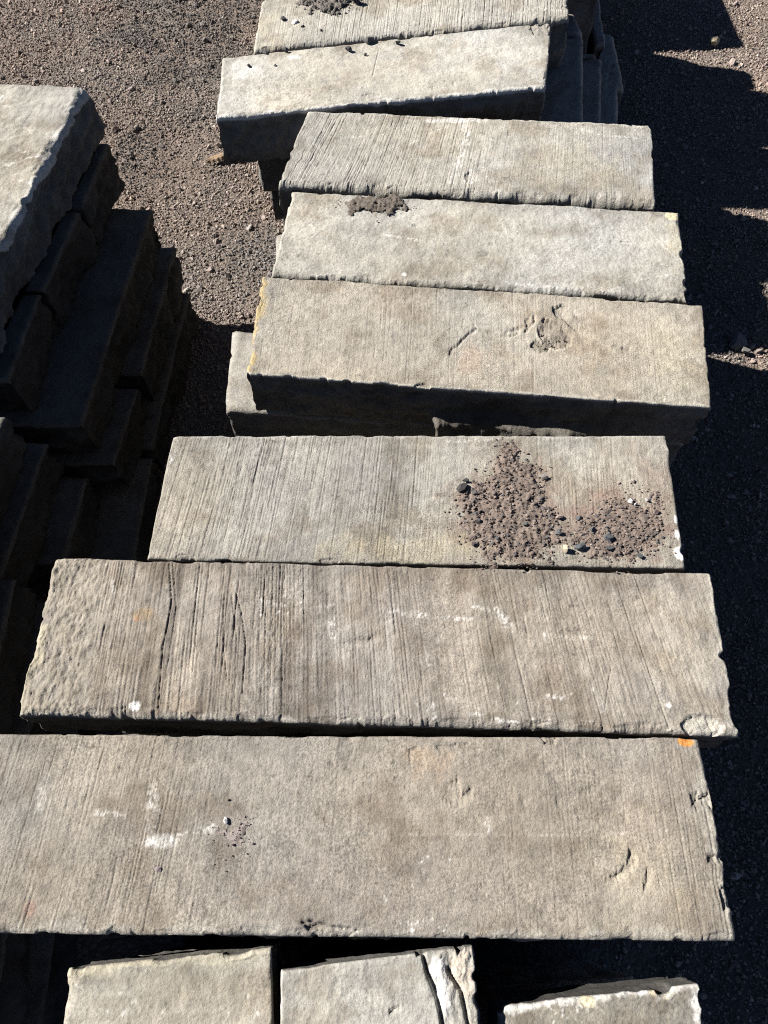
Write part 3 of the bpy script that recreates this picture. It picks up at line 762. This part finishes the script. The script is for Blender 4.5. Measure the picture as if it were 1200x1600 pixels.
for (b, nm, sd) in ((b1, 'leftmost short stone', 440), (b2, 'cracked short stone', 460), (b3, 'dark crusted short stone', 480)):
    zz = {b1: zb1, b2: zb2, b3: zb3}[b]
    px0 = {b1: (95, 425), b2: (445, 735), b3: (785, 1085)}[b]
    q = Q(zz, (px0[0], 1780), (px0[1], 1780), (px0[1], 1510 if b is not b3 else 1560), (px0[0], 1530 if b is not b3 else 1580))
    for k in range(2):
        slab('stone_slab', q, zz - CO * (k + 1) - 0.002, seed=sd + k, th=CO - 0.006 if k == 0 else zz - 2 * CO - 0.002 + 0.01, label='shadowed stone in the %s course under the %s' % (ordw[k], nm), group='shadowed stones of the lower courses', **LO)

# rest of the row beyond the picture's top edge, whose shadows fall on the gravel
far = [([(-0.36, 2.985), (0.80, 2.965), (0.82, 3.32), (-0.34, 3.34)], 'first'), ([(-0.42, 3.37), (0.83, 3.35), (0.835, 3.74), (-0.40, 3.76)], 'second'),
       ([(-0.30, 3.79), (0.775, 3.77), (0.765, 3.905), (-0.3, 3.96)], 'third'), ([(-0.45, 3.90), (0.42, 3.965), (0.785, 4.11), (0.74, 4.5), (-0.48, 4.4)], 'fourth')]
for k, (q, nm) in enumerate(far):
    q = q[:4] if len(q) == 4 else [(-0.45, 3.93), (0.785, 4.10), (0.74, 4.5), (-0.48, 4.4)]
    slab('stone_slab', [np.array(p) for p in q], T, th=T + 0.01, seed=500 + k, label='stone block %s beyond the top edge of the row' % nm, group='stone blocks beyond the top edge', **LO)

for zt, xr, w_ in ((zc3, 0.875, 'third'), (zc3 - CO, 1.0, 'fourth')):
    slab('stone_slab', [np.array(p) for p in ((0.835, 2.99), (xr, 2.99), (xr + 0.015, 3.33), (0.835, 3.33))] if w_ == 'third' else [np.array(p) for p in ((0.84, 2.98), (xr, 2.98), (xr, 3.34), (0.84, 3.34))], zt, th=zt + 0.01 if w_ != 'third' else CO - 0.006, seed=540 + int(zt * 100),
         label='shadowed stone end stepping out right of the top-edge slab, %s course' % w_, group='shadowed stones of the lower courses', **LO)

# ------------------------------------------------------------------ left pile
LB = dict(LO); LB.update(res=(0.007, 0.010), base=GREY * 0.42, rock=(0.02,) * 4, arris=(0.007,) * 4)  # same stone as the row, coloured darker to deepen the pile's shade


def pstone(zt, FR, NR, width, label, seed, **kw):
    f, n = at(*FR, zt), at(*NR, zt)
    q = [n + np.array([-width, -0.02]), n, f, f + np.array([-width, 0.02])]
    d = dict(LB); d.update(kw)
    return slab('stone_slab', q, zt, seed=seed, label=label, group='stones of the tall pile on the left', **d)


Z1, Z2, Z3, Z4, Z5 = [T - CO * k - 0.002 * k for k in range(5)]
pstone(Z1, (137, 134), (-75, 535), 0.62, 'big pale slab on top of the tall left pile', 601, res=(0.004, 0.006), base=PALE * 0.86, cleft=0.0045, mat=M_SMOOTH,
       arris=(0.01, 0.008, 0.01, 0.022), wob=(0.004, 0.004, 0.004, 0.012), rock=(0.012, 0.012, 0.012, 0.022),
       feats=[chalk_or_shade([(10, 260), (40, 248), (72, 242), (80, 250)], 0.009, 0.75), chalk_or_shade([(25, 235), (70, 245)], 0.005, 0.6), chalk_or_shade([(20, 280), (55, 290)], 0.006, 0.7), chalk_or_shade([(0, 150), (25, 157)], 0.006, 0.6), chalk_or_shade([(0, 163), (22, 168)], 0.004, 0.5),
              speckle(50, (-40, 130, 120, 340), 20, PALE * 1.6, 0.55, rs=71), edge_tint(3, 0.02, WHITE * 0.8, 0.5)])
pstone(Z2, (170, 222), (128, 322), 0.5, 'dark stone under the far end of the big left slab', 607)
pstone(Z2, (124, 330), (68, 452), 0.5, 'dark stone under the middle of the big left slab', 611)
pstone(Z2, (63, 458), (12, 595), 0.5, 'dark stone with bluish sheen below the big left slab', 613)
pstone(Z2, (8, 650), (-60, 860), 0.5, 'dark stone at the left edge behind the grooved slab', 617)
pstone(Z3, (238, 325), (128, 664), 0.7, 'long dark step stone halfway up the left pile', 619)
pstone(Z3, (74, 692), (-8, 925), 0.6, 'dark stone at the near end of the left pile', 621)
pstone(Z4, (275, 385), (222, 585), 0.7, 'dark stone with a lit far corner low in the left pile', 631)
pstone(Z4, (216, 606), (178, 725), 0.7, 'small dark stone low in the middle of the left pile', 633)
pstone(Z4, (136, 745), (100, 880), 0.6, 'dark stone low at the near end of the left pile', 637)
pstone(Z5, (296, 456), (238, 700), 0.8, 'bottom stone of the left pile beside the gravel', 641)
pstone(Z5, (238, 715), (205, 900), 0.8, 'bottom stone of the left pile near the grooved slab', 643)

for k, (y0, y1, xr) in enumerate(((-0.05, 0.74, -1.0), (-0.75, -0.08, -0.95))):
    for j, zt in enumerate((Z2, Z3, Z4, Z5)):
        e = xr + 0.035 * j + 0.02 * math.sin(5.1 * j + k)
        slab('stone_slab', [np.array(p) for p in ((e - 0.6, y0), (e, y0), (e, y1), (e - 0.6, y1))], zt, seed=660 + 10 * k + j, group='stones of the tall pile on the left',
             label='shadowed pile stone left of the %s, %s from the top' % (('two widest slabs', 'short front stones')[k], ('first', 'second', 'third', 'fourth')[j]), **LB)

# ------------------------------------------------------------------ loose pebbles, crumbs
def ico():
    t = (1 + 5 ** 0.5) / 2
    v = np.array([(-1, t, 0), (1, t, 0), (-1, -t, 0), (1, -t, 0), (0, -1, t), (0, 1, t), (0, -1, -t), (0, 1, -t), (t, 0, -1), (t, 0, 1), (-t, 0, -1), (-t, 0, 1)], float)
    f = np.array([(0, 11, 5), (0, 5, 1), (0, 1, 7), (0, 7, 10), (0, 10, 11), (1, 5, 9), (5, 11, 4), (11, 10, 2), (10, 7, 6), (7, 1, 8), (3, 9, 4), (3, 4, 2), (3, 2, 6), (3, 6, 8), (3, 8, 9), (4, 9, 5), (2, 4, 11), (6, 2, 10), (8, 6, 7), (9, 8, 1)])
    return v / np.linalg.norm(v[0]), f


def subdiv(v, f):
    v = list(map(tuple, v)); cache = {}; nf = []
    def mid(a, b):
        k = (min(a, b), max(a, b))
        if k not in cache:
            p = (np.array(v[a]) + np.array(v[b])) / 2; p /= np.linalg.norm(p); v.append(tuple(p)); cache[k] = len(v) - 1
        return cache[k]
    for a, b, c in f:
        ab, bc, ca = mid(a, b), mid(b, c), mid(c, a)
        nf += [(a, ab, ca), (b, bc, ab), (c, ca, bc), (ab, bc, ca)]
    return np.array(v), np.array(nf)


ICO_V, ICO_F = ico()
ICO2_V, ICO2_F = subdiv(ICO_V, ICO_F)
RS = np.random.RandomState(4)


def rotm(rs):
    q = rs.randn(4); q /= np.linalg.norm(q); w, x, y, z = q
    return np.array([[1 - 2 * (y * y + z * z), 2 * (x * y - z * w), 2 * (x * z + y * w)], [2 * (x * y + z * w), 1 - 2 * (x * x + z * z), 2 * (y * z - x * w)], [2 * (x * z - y * w), 2 * (y * z + x * w), 1 - 2 * (x * x + y * y)]])


def chip(v, rs, cuts=5, h0=0.45, h1=0.8):
    """knock flat facets off a ball so that it reads as crushed stone"""
    v = v.copy()
    for _ in range(cuts):
        n = rs.randn(3); n /= np.linalg.norm(n); h = rs.uniform(h0, h1)
        d = v @ n
        v = v - np.outer(np.clip(d - h, 0, None), n)
    return v * (1 + 0.06 * rs.randn(len(v), 1))


def pebble(px, py, z, size, col, label, group=None, flat=0.7, name='pebble'):
    v, f = ICO2_V, ICO2_F
    v = chip(v, RS, 7, 0.3, 0.62) @ rotm(RS).T * np.array([1, RS.uniform(0.7, 1), flat]) * size * 0.6
    v[:, 2] -= v[:, 2].min()
    c = np.ones((len(v), 3)) * np.array(col)
    xy = at(px, py, z)
    o = obj(name, mesh_from(name, v, tris=f, colors=c, smooth=False), M_CRUMB, None, (xy[0], xy[1], z - 0.0015))
    return tag(o, label, 'pebble', group)


def crumbs(name, P, sizes, colors, mat, parent, loc, seed):
    rs = np.random.RandomState(seed)
    vs, fs, cs = [], [], []
    for k in range(len(P)):
        v = chip(ICO_V, rs, 3) @ rotm(rs).T * np.array([1, rs.uniform(0.65, 1), rs.uniform(0.5, 0.9)]) * sizes[k] / 2
        vs.append(v + P[k]); fs.append(ICO_F + 12 * k); cs.append(np.ones((12, 3)) * colors[k])
    o = obj(name, mesh_from(name, np.concatenate(vs), tris=np.concatenate(fs), colors=np.concatenate(cs), smooth=False), mat, parent, loc)
    o['kind'] = 'stuff'
    return o


SOILS = np.array([(0.155, 0.12, 0.10), (0.19, 0.15, 0.125), (0.12, 0.10, 0.09), (0.21, 0.17, 0.145), (0.10, 0.095, 0.095), (0.16, 0.125, 0.11), (0.16, 0.118, 0.098)])


def dirt(name, poly_px, z, n, hmax, label, seed, szr=(0.0016, 0.0095), soil=(0.160, 0.125, 0.104), edge=0.03, scatter=0.025, palette=SOILS):
    poly = [at(x, y, z) for x, y in poly_px]
    P = np.array(poly); lo, hi = P.min(0) - 0.03, P.max(0) + 0.03
    st = 0.003
    xs, ys = np.arange(lo[0], hi[0], st), np.arange(lo[1], hi[1], st)
    X, Y = np.meshgrid(xs, ys)
    def hgt(X, Y):
        sd = poly_sd(X, Y, poly) + 0.026 * fbm(X * 20, Y * 20, 5, seed, 0.6)
        return hmax * (sstep(-0.002, edge, sd) * (0.75 + 0.5 * fbm(X * 35, Y * 35, 3, seed + 4)) + 0.38 * fbm(X * 90, Y * 90, 3, seed + 5, 0.7) * (sd > 0)) - 0.0012 + 0.0 * X, sd
    H, sd = hgt(X, Y)
    keep = sd > -0.001
    nx = len(xs)
    i0 = (np.arange(len(ys) - 1)[:, None] * nx + np.arange(nx - 1)[None, :])
    k4 = keep[:-1, :-1] & keep[1:, :-1] & keep[:-1, 1:] & keep[1:, 1:]
    i0 = i0[k4]
    quads = np.stack([i0, i0 + 1, i0 + nx + 1, i0 + nx], 1)
    used = np.unique(quads); remap = np.full(X.size, -1); remap[used] = np.arange(len(used))
    org = np.array([*P.mean(0), z])
    V = np.stack([X.ravel(), Y.ravel(), z + H.ravel()], 1)[used] - org
    c = np.array(soil) * (1 + 0.25 * fbm(X * 30, Y * 30, 3, seed + 6).ravel()[used])[:, None]
    root = obj(name, mesh_from(name, V, quads=remap[quads], colors=c), M_SOIL, None, tuple(org))
    tag(root, label, 'dirt', None, 'stuff')
    rs = np.random.RandomState(seed)
    pts = []
    while len(pts) < n:
        p = lo + rs.rand(2) * (hi - lo)
        s = float(poly_sd(p[0:1], p[1:2], poly)[0]) + 0.026 * float(fbm(p[0:1] * 20, p[1:2] * 20, 5, seed, 0.6)[0])
        if s > 0 or (s > -scatter and rs.rand() < 0.2): pts.append(p)
    pts = np.array(pts)
    h, _ = hgt(pts[:, 0], pts[:, 1])
    sz = szr[0] + (szr[1] - szr[0]) * rs.rand(n) ** 5.0
    col = palette[rs.randint(0, len(palette), n)] * rs.uniform(0.7, 1.35, (n, 1))
    crumbs('crumbs', np.stack([pts[:, 0], pts[:, 1], z + np.maximum(h, 0) + sz * 0.2], 1) - org, sz, col, M_CRUMB, root, (0, 0, 0), seed + 1)
    return root


dirt('dirt_heap', [(712, 800), (722, 762), (760, 745), (778, 715), (800, 688), (818, 712), (832, 735), (858, 752), (868, 800), (880, 838), (862, 872), (812, 878), (760, 872), (726, 845)], T, 3400, 0.009, 'reddish gravelly dirt heap, the larger patch, on the grey grooved slab', 701)
dirt('dirt_heap', [(888, 842), (905, 805), (940, 785), (985, 772), (1022, 782), (1036, 812), (1030, 850), (1000, 872), (960, 876), (915, 868)], T, 2300, 0.006, 'smaller reddish dirt patch beside the slab\'s white-flecked right end', 707)
dirt('soil_clump', [(538, 318), (560, 308), (590, 304), (625, 308), (636, 322), (615, 334), (580, 331), (550, 329)], T, 200, 0.008, 'dark brown soil clump on the smooth pale slab', 713, szr=(0.002, 0.006), soil=(0.12, 0.10, 0.082), edge=0.02, palette=np.array([(0.12, 0.10, 0.08), (0.15, 0.12, 0.1)]))
dirt('rubble_heap', [(462, 6), (480, -14), (540, -16), (556, 2), (540, 14), (512, 20), (480, 16)], T + 0.006, 130, 0.012, 'dark rubble on the slab at the top edge', 719, szr=(0.006, 0.016), soil=(0.13, 0.115, 0.10), edge=0.02, palette=np.array([(0.09, 0.085, 0.085), (0.15, 0.125, 0.11), (0.07, 0.07, 0.07)]))
dirt('rubble_heap', [(832, 540), (845, 530), (862, 538), (866, 546), (845, 549)], T - 0.006, 45, 0.004, 'broken stone crumbs in the hollow of the beige slab', 727, szr=(0.004, 0.011), soil=(0.17, 0.15, 0.12), edge=0.012, palette=np.array([(0.2, 0.17, 0.14), (0.13, 0.11, 0.1)]))
dirt('dirt_heap', [(348, 1300), (362, 1290), (380, 1296), (382, 1320), (370, 1338), (352, 1328)], T, 60, 0.003, 'small sprinkle of dark grit on the nearest slab', 733, szr=(0.002, 0.007), soil=(0.20, 0.17, 0.155), edge=0.015, palette=np.array([(0.2, 0.15, 0.14), (0.1, 0.08, 0.08), (0.3, 0.26, 0.25)]))

PG = 'dark pebbles on the dirt heap'
for (x, y, s, c) in ((722, 762, 0.026, (0.045, 0.042, 0.04)), (742, 772, 0.018, (0.08, 0.075, 0.07)), (727, 752, 0.014, (0.05, 0.05, 0.05)), (749, 800, 0.012, (0.09, 0.075, 0.07)), (746, 814, 0.013, (0.07, 0.06, 0.06)), (850, 746, 0.017, (0.16, 0.145, 0.135)),
                     (777, 843, 0.014, (0.08, 0.085, 0.09)), (741, 850, 0.012, (0.08, 0.06, 0.06)), (800, 720, 0.012, (0.18, 0.16, 0.15)), (858, 808, 0.012, (0.1, 0.09, 0.09)), (848, 795, 0.012, (0.12, 0.1, 0.1)), (820, 820, 0.013, (0.07, 0.08, 0.07))):
    pebble(x, y, T + 0.004, s, c, 'dark pebble lying in the larger reddish dirt heap', PG)
pebble(872, 810, T, 0.019, (0.27, 0.2, 0.175), 'pinkish pebble at the right rim of the larger dirt heap', flat=0.9)
pebble(870, 832, T, 0.017, (0.12, 0.115, 0.12), 'grey pebble between the two dirt patches', flat=0.9)
pebble(882, 860, T, 0.022, (0.42, 0.35, 0.25), 'cream pebble between the two dirt patches', flat=0.9)
pebble(857, 876, T, 0.012, (0.1, 0.08, 0.075), 'small brown pebble by the near edge below the dirt heap')
for (x, y, s) in ((905, 855, 0.024), (952, 843, 0.022), (952, 858, 0.018), (1000, 868, 0.016), (905, 810, 0.014), (925, 828, 0.014)):
    pebble(x, y, T + 0.003, s, (0.075, 0.08, 0.085), 'dark grey pebble in the smaller dirt patch', 'dark pebbles on the small dirt patch')
for (x, y, s) in ((985, 784, 0.012), (1010, 781, 0.012), (993, 788, 0.01)):
    pebble(x, y, T + 0.004, s, (0.6, 0.57, 0.54), 'white pebble in the smaller dirt patch', 'white pebbles on the small dirt patch')
pebble(1024, 800, T + 0.003, 0.014, (0.12, 0.09, 0.08), 'brown pebble at the right of the smaller dirt patch')
pebble(991, 753, T, 0.010, (0.14, 0.11, 0.10), 'lone brown pebble above the smaller dirt patch')
pebble(353, 1281, T, 0.012, (0.75, 0.73, 0.7), 'tiny white pebble on the nearest slab')
pebble(247, 1359, T, 0.012, (0.22, 0.18, 0.18), 'lone grey pebble left of the grit on the nearest slab')
pebble(357, 1250, T, 0.006, (0.06, 0.05, 0.05), 'tiny black pebble above the white one on the nearest slab')
for (x, y, s) in ((544, 79, 0.022), (578, 67, 0.026), (622, 70, 0.020), (390, 105, 0.016), (429, 104, 0.012), (571, 86, 0.012), (447, 82, 0.018), (415, 84, 0.016)):
    pebble(x, y, T + 0.004, s, (0.09, 0.085, 0.085), 'dark pebble on the far side of the askew pale slab', 'dark pebbles on the askew slab', flat=0.85)
for (x, y, s) in ((442, 31, 0.016), (473, 42, 0.012), (502, 48, 0.009), (553, 4, 0.034)):
    pebble(x, y, T + 0.006, s, (0.08, 0.075, 0.075), 'dark pebble on the ribbed slab at the top edge', 'dark pebbles on the top-edge slab', flat=0.85)
pebble(461, 36, T + 0.006, 0.022, (0.55, 0.53, 0.5), 'pale flat pebble on the ribbed slab at the top edge', flat=0.5)

# ------------------------------------------------------------------ wood splinter and rubble on the gravel
def splinter():
    n = 26
    P0, P1 = at(322, 250, 0.03), at(372, 243, 0.03)
    L = np.linalg.norm(P1 - P0)
    vs = []
    for k in range(n):
        t = k / (n - 1)
        w = 0.019 * (math.sin(math.pi * min(1, t * 1.05)) ** 0.6 + 0.05) * (1 + 0.15 * math.sin(k * 1.7))
        h = 0.012 * (0.5 + 0.5 * math.sin(math.pi * t))
        for a in range(8):
            an = a / 8 * 2 * math.pi
            vs.append((t * L - L / 2, w * math.cos(an) + 0.012 * math.sin(t * 3), h * math.sin(an) + 0.012 * t + 0.002 * math.sin(9 * t + a)))
    q = [(k * 8 + a, (k + 1) * 8 + a, (k + 1) * 8 + (a + 1) % 8, k * 8 + (a + 1) % 8) for k in range(n - 1) for a in range(8)]
    ng = [list(range(8)), list(range((n - 1) * 8, n * 8))[::-1]]
    o = obj('wood_splinter', mesh_from('wood_splinter', np.array(vs), quads=q, ngons=ng, colors=np.ones((len(vs), 3)) * (0.23, 0.16, 0.10), smooth=False), M_WOOD, None, ((P0[0] + P1[0]) / 2, (P0[1] + P1[1]) / 2, 0.022))
    o.rotation_euler.z = math.atan2(P1[1] - P0[1], P1[0] - P0[0])
    tag(o, 'brown weathered wood splinter lying on the gravel by the askew slab', 'wood splinter')


splinter()
for k, (x, y, s, c) in enumerate(((366, 240, 0.05, (0.10, 0.10, 0.105)), (380, 246, 0.04, (0.07, 0.07, 0.075)), (373, 252, 0.035, (0.12, 0.12, 0.12)))):
    pebble(x, y, 0.012, s, c, 'dark broken stone lump beside the wood splinter', 'broken lumps by the splinter', name='stone_lump')
for (x, y, s) in ((1148, 538, 0.075), (1160, 552, 0.045)):
    pebble(x, y, 0.0, s, (0.16, 0.15, 0.14), 'shadowed stone lump on the dark gravel at right', 'stone lumps on the right gravel', name='stone_lump')
pebble(1152, 70, 0.0, 0.055, (0.40, 0.33, 0.22), 'yellowish stone on the gravel at the tip of the shadow, upper right', name='stone_lump') if False else pebble(1113, 71, 0.0, 0.06, (0.40, 0.33, 0.22), 'yellowish stone in the lit gravel wedge, upper right', name='stone_lump')

# ------------------------------------------------------------------ gravel
def gravel():
    rs = np.random.RandomState(12)
    areas = [(-2.3, -0.2, 0.9, 4.9, 1.0), (0.6, 2.5, -0.6, 5.2, 1.0), (-0.2, 0.6, 2.6, 4.9, 0.0)]
    P, S = [], []
    for (x0, x1, y0, y1, w) in areas:
        if w == 0: continue
        a = (x1 - x0) * (y1 - y0)
        for dens, s0, s1 in ((12000, 0.0045, 0.009), (6000, 0.008, 0.014), (380, 0.014, 0.023), (40, 0.022, 0.034)):
            n = int(a * dens)
            p = np.stack([rs.uniform(x0, x1, n), rs.uniform(y0, y1, n)], 1)
            P.append(p); S.append(s0 + (s1 - s0) * rs.rand(n) ** 1.6)
    for dens, s0, s1 in ((1500, 0.010, 0.018), (700, 0.017, 0.030)):            # thinner cover farther out
        n = int(9.0 * 11.0 * dens)
        p = np.stack([rs.uniform(-4.5, 4.5, n), rs.uniform(-2.0, 9.0, n)], 1)
        ins = np.zeros(n, bool)
        for (x0, x1, y0, y1, w) in areas + [(-1.0, 1.0, -1, 4.4, 1)]:
            ins |= (p[:, 0] > x0) & (p[:, 0] < x1) & (p[:, 1] > y0) & (p[:, 1] < y1) & (w > 0)
        P.append(p[~ins]); S.append((s0 + (s1 - s0) * rs.rand(n))[~ins])
    P = np.concatenate(P); S = np.concatenate(S)
    # thin the cover in patches so that brown fines show between the stones
    d = fbm(P[:, 0] * 2.2, P[:, 1] * 2.2, 4, 300)
    keep = rs.rand(len(P)) < np.clip(0.78 + 0.5 * d, 0.3, 1)
    P, S, d = P[keep], S[keep], d[keep]
    n = len(P)
    z = gz(P[:, 0], P[:, 1]) + S * rs.uniform(0.0, 0.28, n)
    red = np.clip(0.66 + 1.1 * fbm(P[:, 0] * 1.1 + 3, P[:, 1] * 1.1, 3, 310), 0, 1)[:, None]
    brown = np.array((0.295, 0.224, 0.185)); grey = np.array((0.262, 0.230, 0.208))
    c = brown * red + grey * (1 - red)
    c = c * np.exp(0.25 * rs.randn(n, 1)) * (1 + 0.025 * rs.randn(n, 3))
    for (qx, qy, r_, k_) in ((310, 30, 0.5, 0.58), (240, 240, 0.2, 0.52), (395, 400, 0.2, 0.8), (1060, 500, 0.5, 0.8)):   # darker, greyer patches of stones
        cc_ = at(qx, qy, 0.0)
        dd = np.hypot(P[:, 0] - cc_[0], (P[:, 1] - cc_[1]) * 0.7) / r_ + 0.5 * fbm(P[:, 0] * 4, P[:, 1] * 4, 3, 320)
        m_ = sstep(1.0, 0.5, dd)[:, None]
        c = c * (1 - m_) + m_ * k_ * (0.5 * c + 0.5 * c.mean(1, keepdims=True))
    pale = rs.rand(n) < 0.018
    c[pale] = np.array((0.36, 0.33, 0.28)) * rs.uniform(0.8, 1.3, (pale.sum(), 1))
    c = np.clip(c, 0.03, 0.6)
    me = bpy.data.meshes.new('gravel')
    me.vertices.add(n)
    me.vertices.foreach_set('co', np.stack([P[:, 0], P[:, 1], z], 1).astype(np.float32).ravel())
    a = me.attributes.new('rot', 'FLOAT_VECTOR', 'POINT'); a.data.foreach_set('vector', (rs.rand(n, 3) * 6.283).astype(np.float32).ravel())
    sc = np.stack([S, S * rs.uniform(0.65, 1.0, n), S * rs.uniform(0.45, 0.8, n)], 1) / 2
    a = me.attributes.new('scl', 'FLOAT_VECTOR', 'POINT'); a.data.foreach_set('vector', sc.astype(np.float32).ravel())
    a = me.attributes.new('idx', 'INT', 'POINT'); a.data.foreach_set('value', rs.randint(0, 6, n).astype(np.int32))
    cc = np.ones((n, 4), np.float32); cc[:, :3] = c * ALB
    a = me.attributes.new('gcol', 'FLOAT_COLOR', 'POINT'); a.data.foreach_set('color', cc.ravel())
    o = obj('gravel', me)
    tag(o, 'crushed brown and grey gravel covering the yard', 'gravel', None, 'stuff')
    ng = bpy.data.node_groups.new('gravel_scatter', 'GeometryNodeTree')
    ng.interface.new_socket('Geometry', in_out='INPUT', socket_type='NodeSocketGeometry')
    ng.interface.new_socket('Geometry', in_out='OUTPUT', socket_type='NodeSocketGeometry')
    nn, ll = ng.nodes, ng.links
    gi, go = nn.new('NodeGroupInput'), nn.new('NodeGroupOutput')
    join = nn.new('GeometryNodeJoinGeometry')
    for k in range(6):
        s = nn.new('GeometryNodeMeshIcoSphere'); s.inputs['Radius'].default_value = 1.0; s.inputs['Subdivisions'].default_value = 1 if k < 2 else 2
        sp = nn.new('GeometryNodeSetPosition')
        tx = nn.new('ShaderNodeTexNoise'); tx.noise_dimensions = '4D'; tx.inputs['W'].default_value = 3.7 * k; tx.inputs['Scale'].default_value = 0.9; tx.inputs['Detail'].default_value = 2
        vm = nn.new('ShaderNodeVectorMath'); vm.operation = 'SUBTRACT'; vm.inputs[1].default_value = (0.5, 0.5, 0.5)
        vs = nn.new('ShaderNodeVectorMath'); vs.operation = 'SCALE'; vs.inputs['Scale'].default_value = 2.2
        ll.new(tx.outputs['Color'], vm.inputs[0]); ll.new(vm.outputs[0], vs.inputs[0]); ll.new(vs.outputs[0], sp.inputs['Offset'])
        ll.new(s.outputs['Mesh'], sp.inputs['Geometry'])
        sm = nn.new('GeometryNodeSetMaterial'); sm.inputs['Material'].default_value = M_GRAVEL
        ll.new(sp.outputs[0], sm.inputs['Geometry'])
        sh = nn.new('GeometryNodeSetShadeSmooth'); sh.inputs['Shade Smooth'].default_value = False
        ll.new(sm.outputs[0], sh.inputs[0])
        g2i = nn.new('GeometryNodeGeometryToInstance'); ll.new(sh.outputs[0], g2i.inputs[0])
        ll.new(g2i.outputs[0], join.inputs[0])
    iop = nn.new('GeometryNodeInstanceOnPoints')
    def named(t, name):
        q = nn.new('GeometryNodeInputNamedAttribute'); q.data_type = t; q.inputs['Name'].default_value = name
        return [s for s in q.outputs if s.enabled and s.name == 'Attribute'][0]
    ll.new(gi.outputs[0], iop.inputs['Points']); ll.new(join.outputs[0], iop.inputs['Instance'])
    iop.inputs['Pick Instance'].default_value = True
    ll.new(named('INT', 'idx'), iop.inputs['Instance Index'])
    ll.new(named('FLOAT_VECTOR', 'scl'), iop.inputs['Scale'])
    e2r = nn.new('FunctionNodeEulerToRotation'); ll.new(named('FLOAT_VECTOR', 'rot'), e2r.inputs[0]); ll.new(e2r.outputs[0], iop.inputs['Rotation'])
    ll.new(iop.outputs[0], go.inputs[0])
    md = o.modifiers.new('scatter', 'NODES'); md.node_group = ng
    return o


gravel()
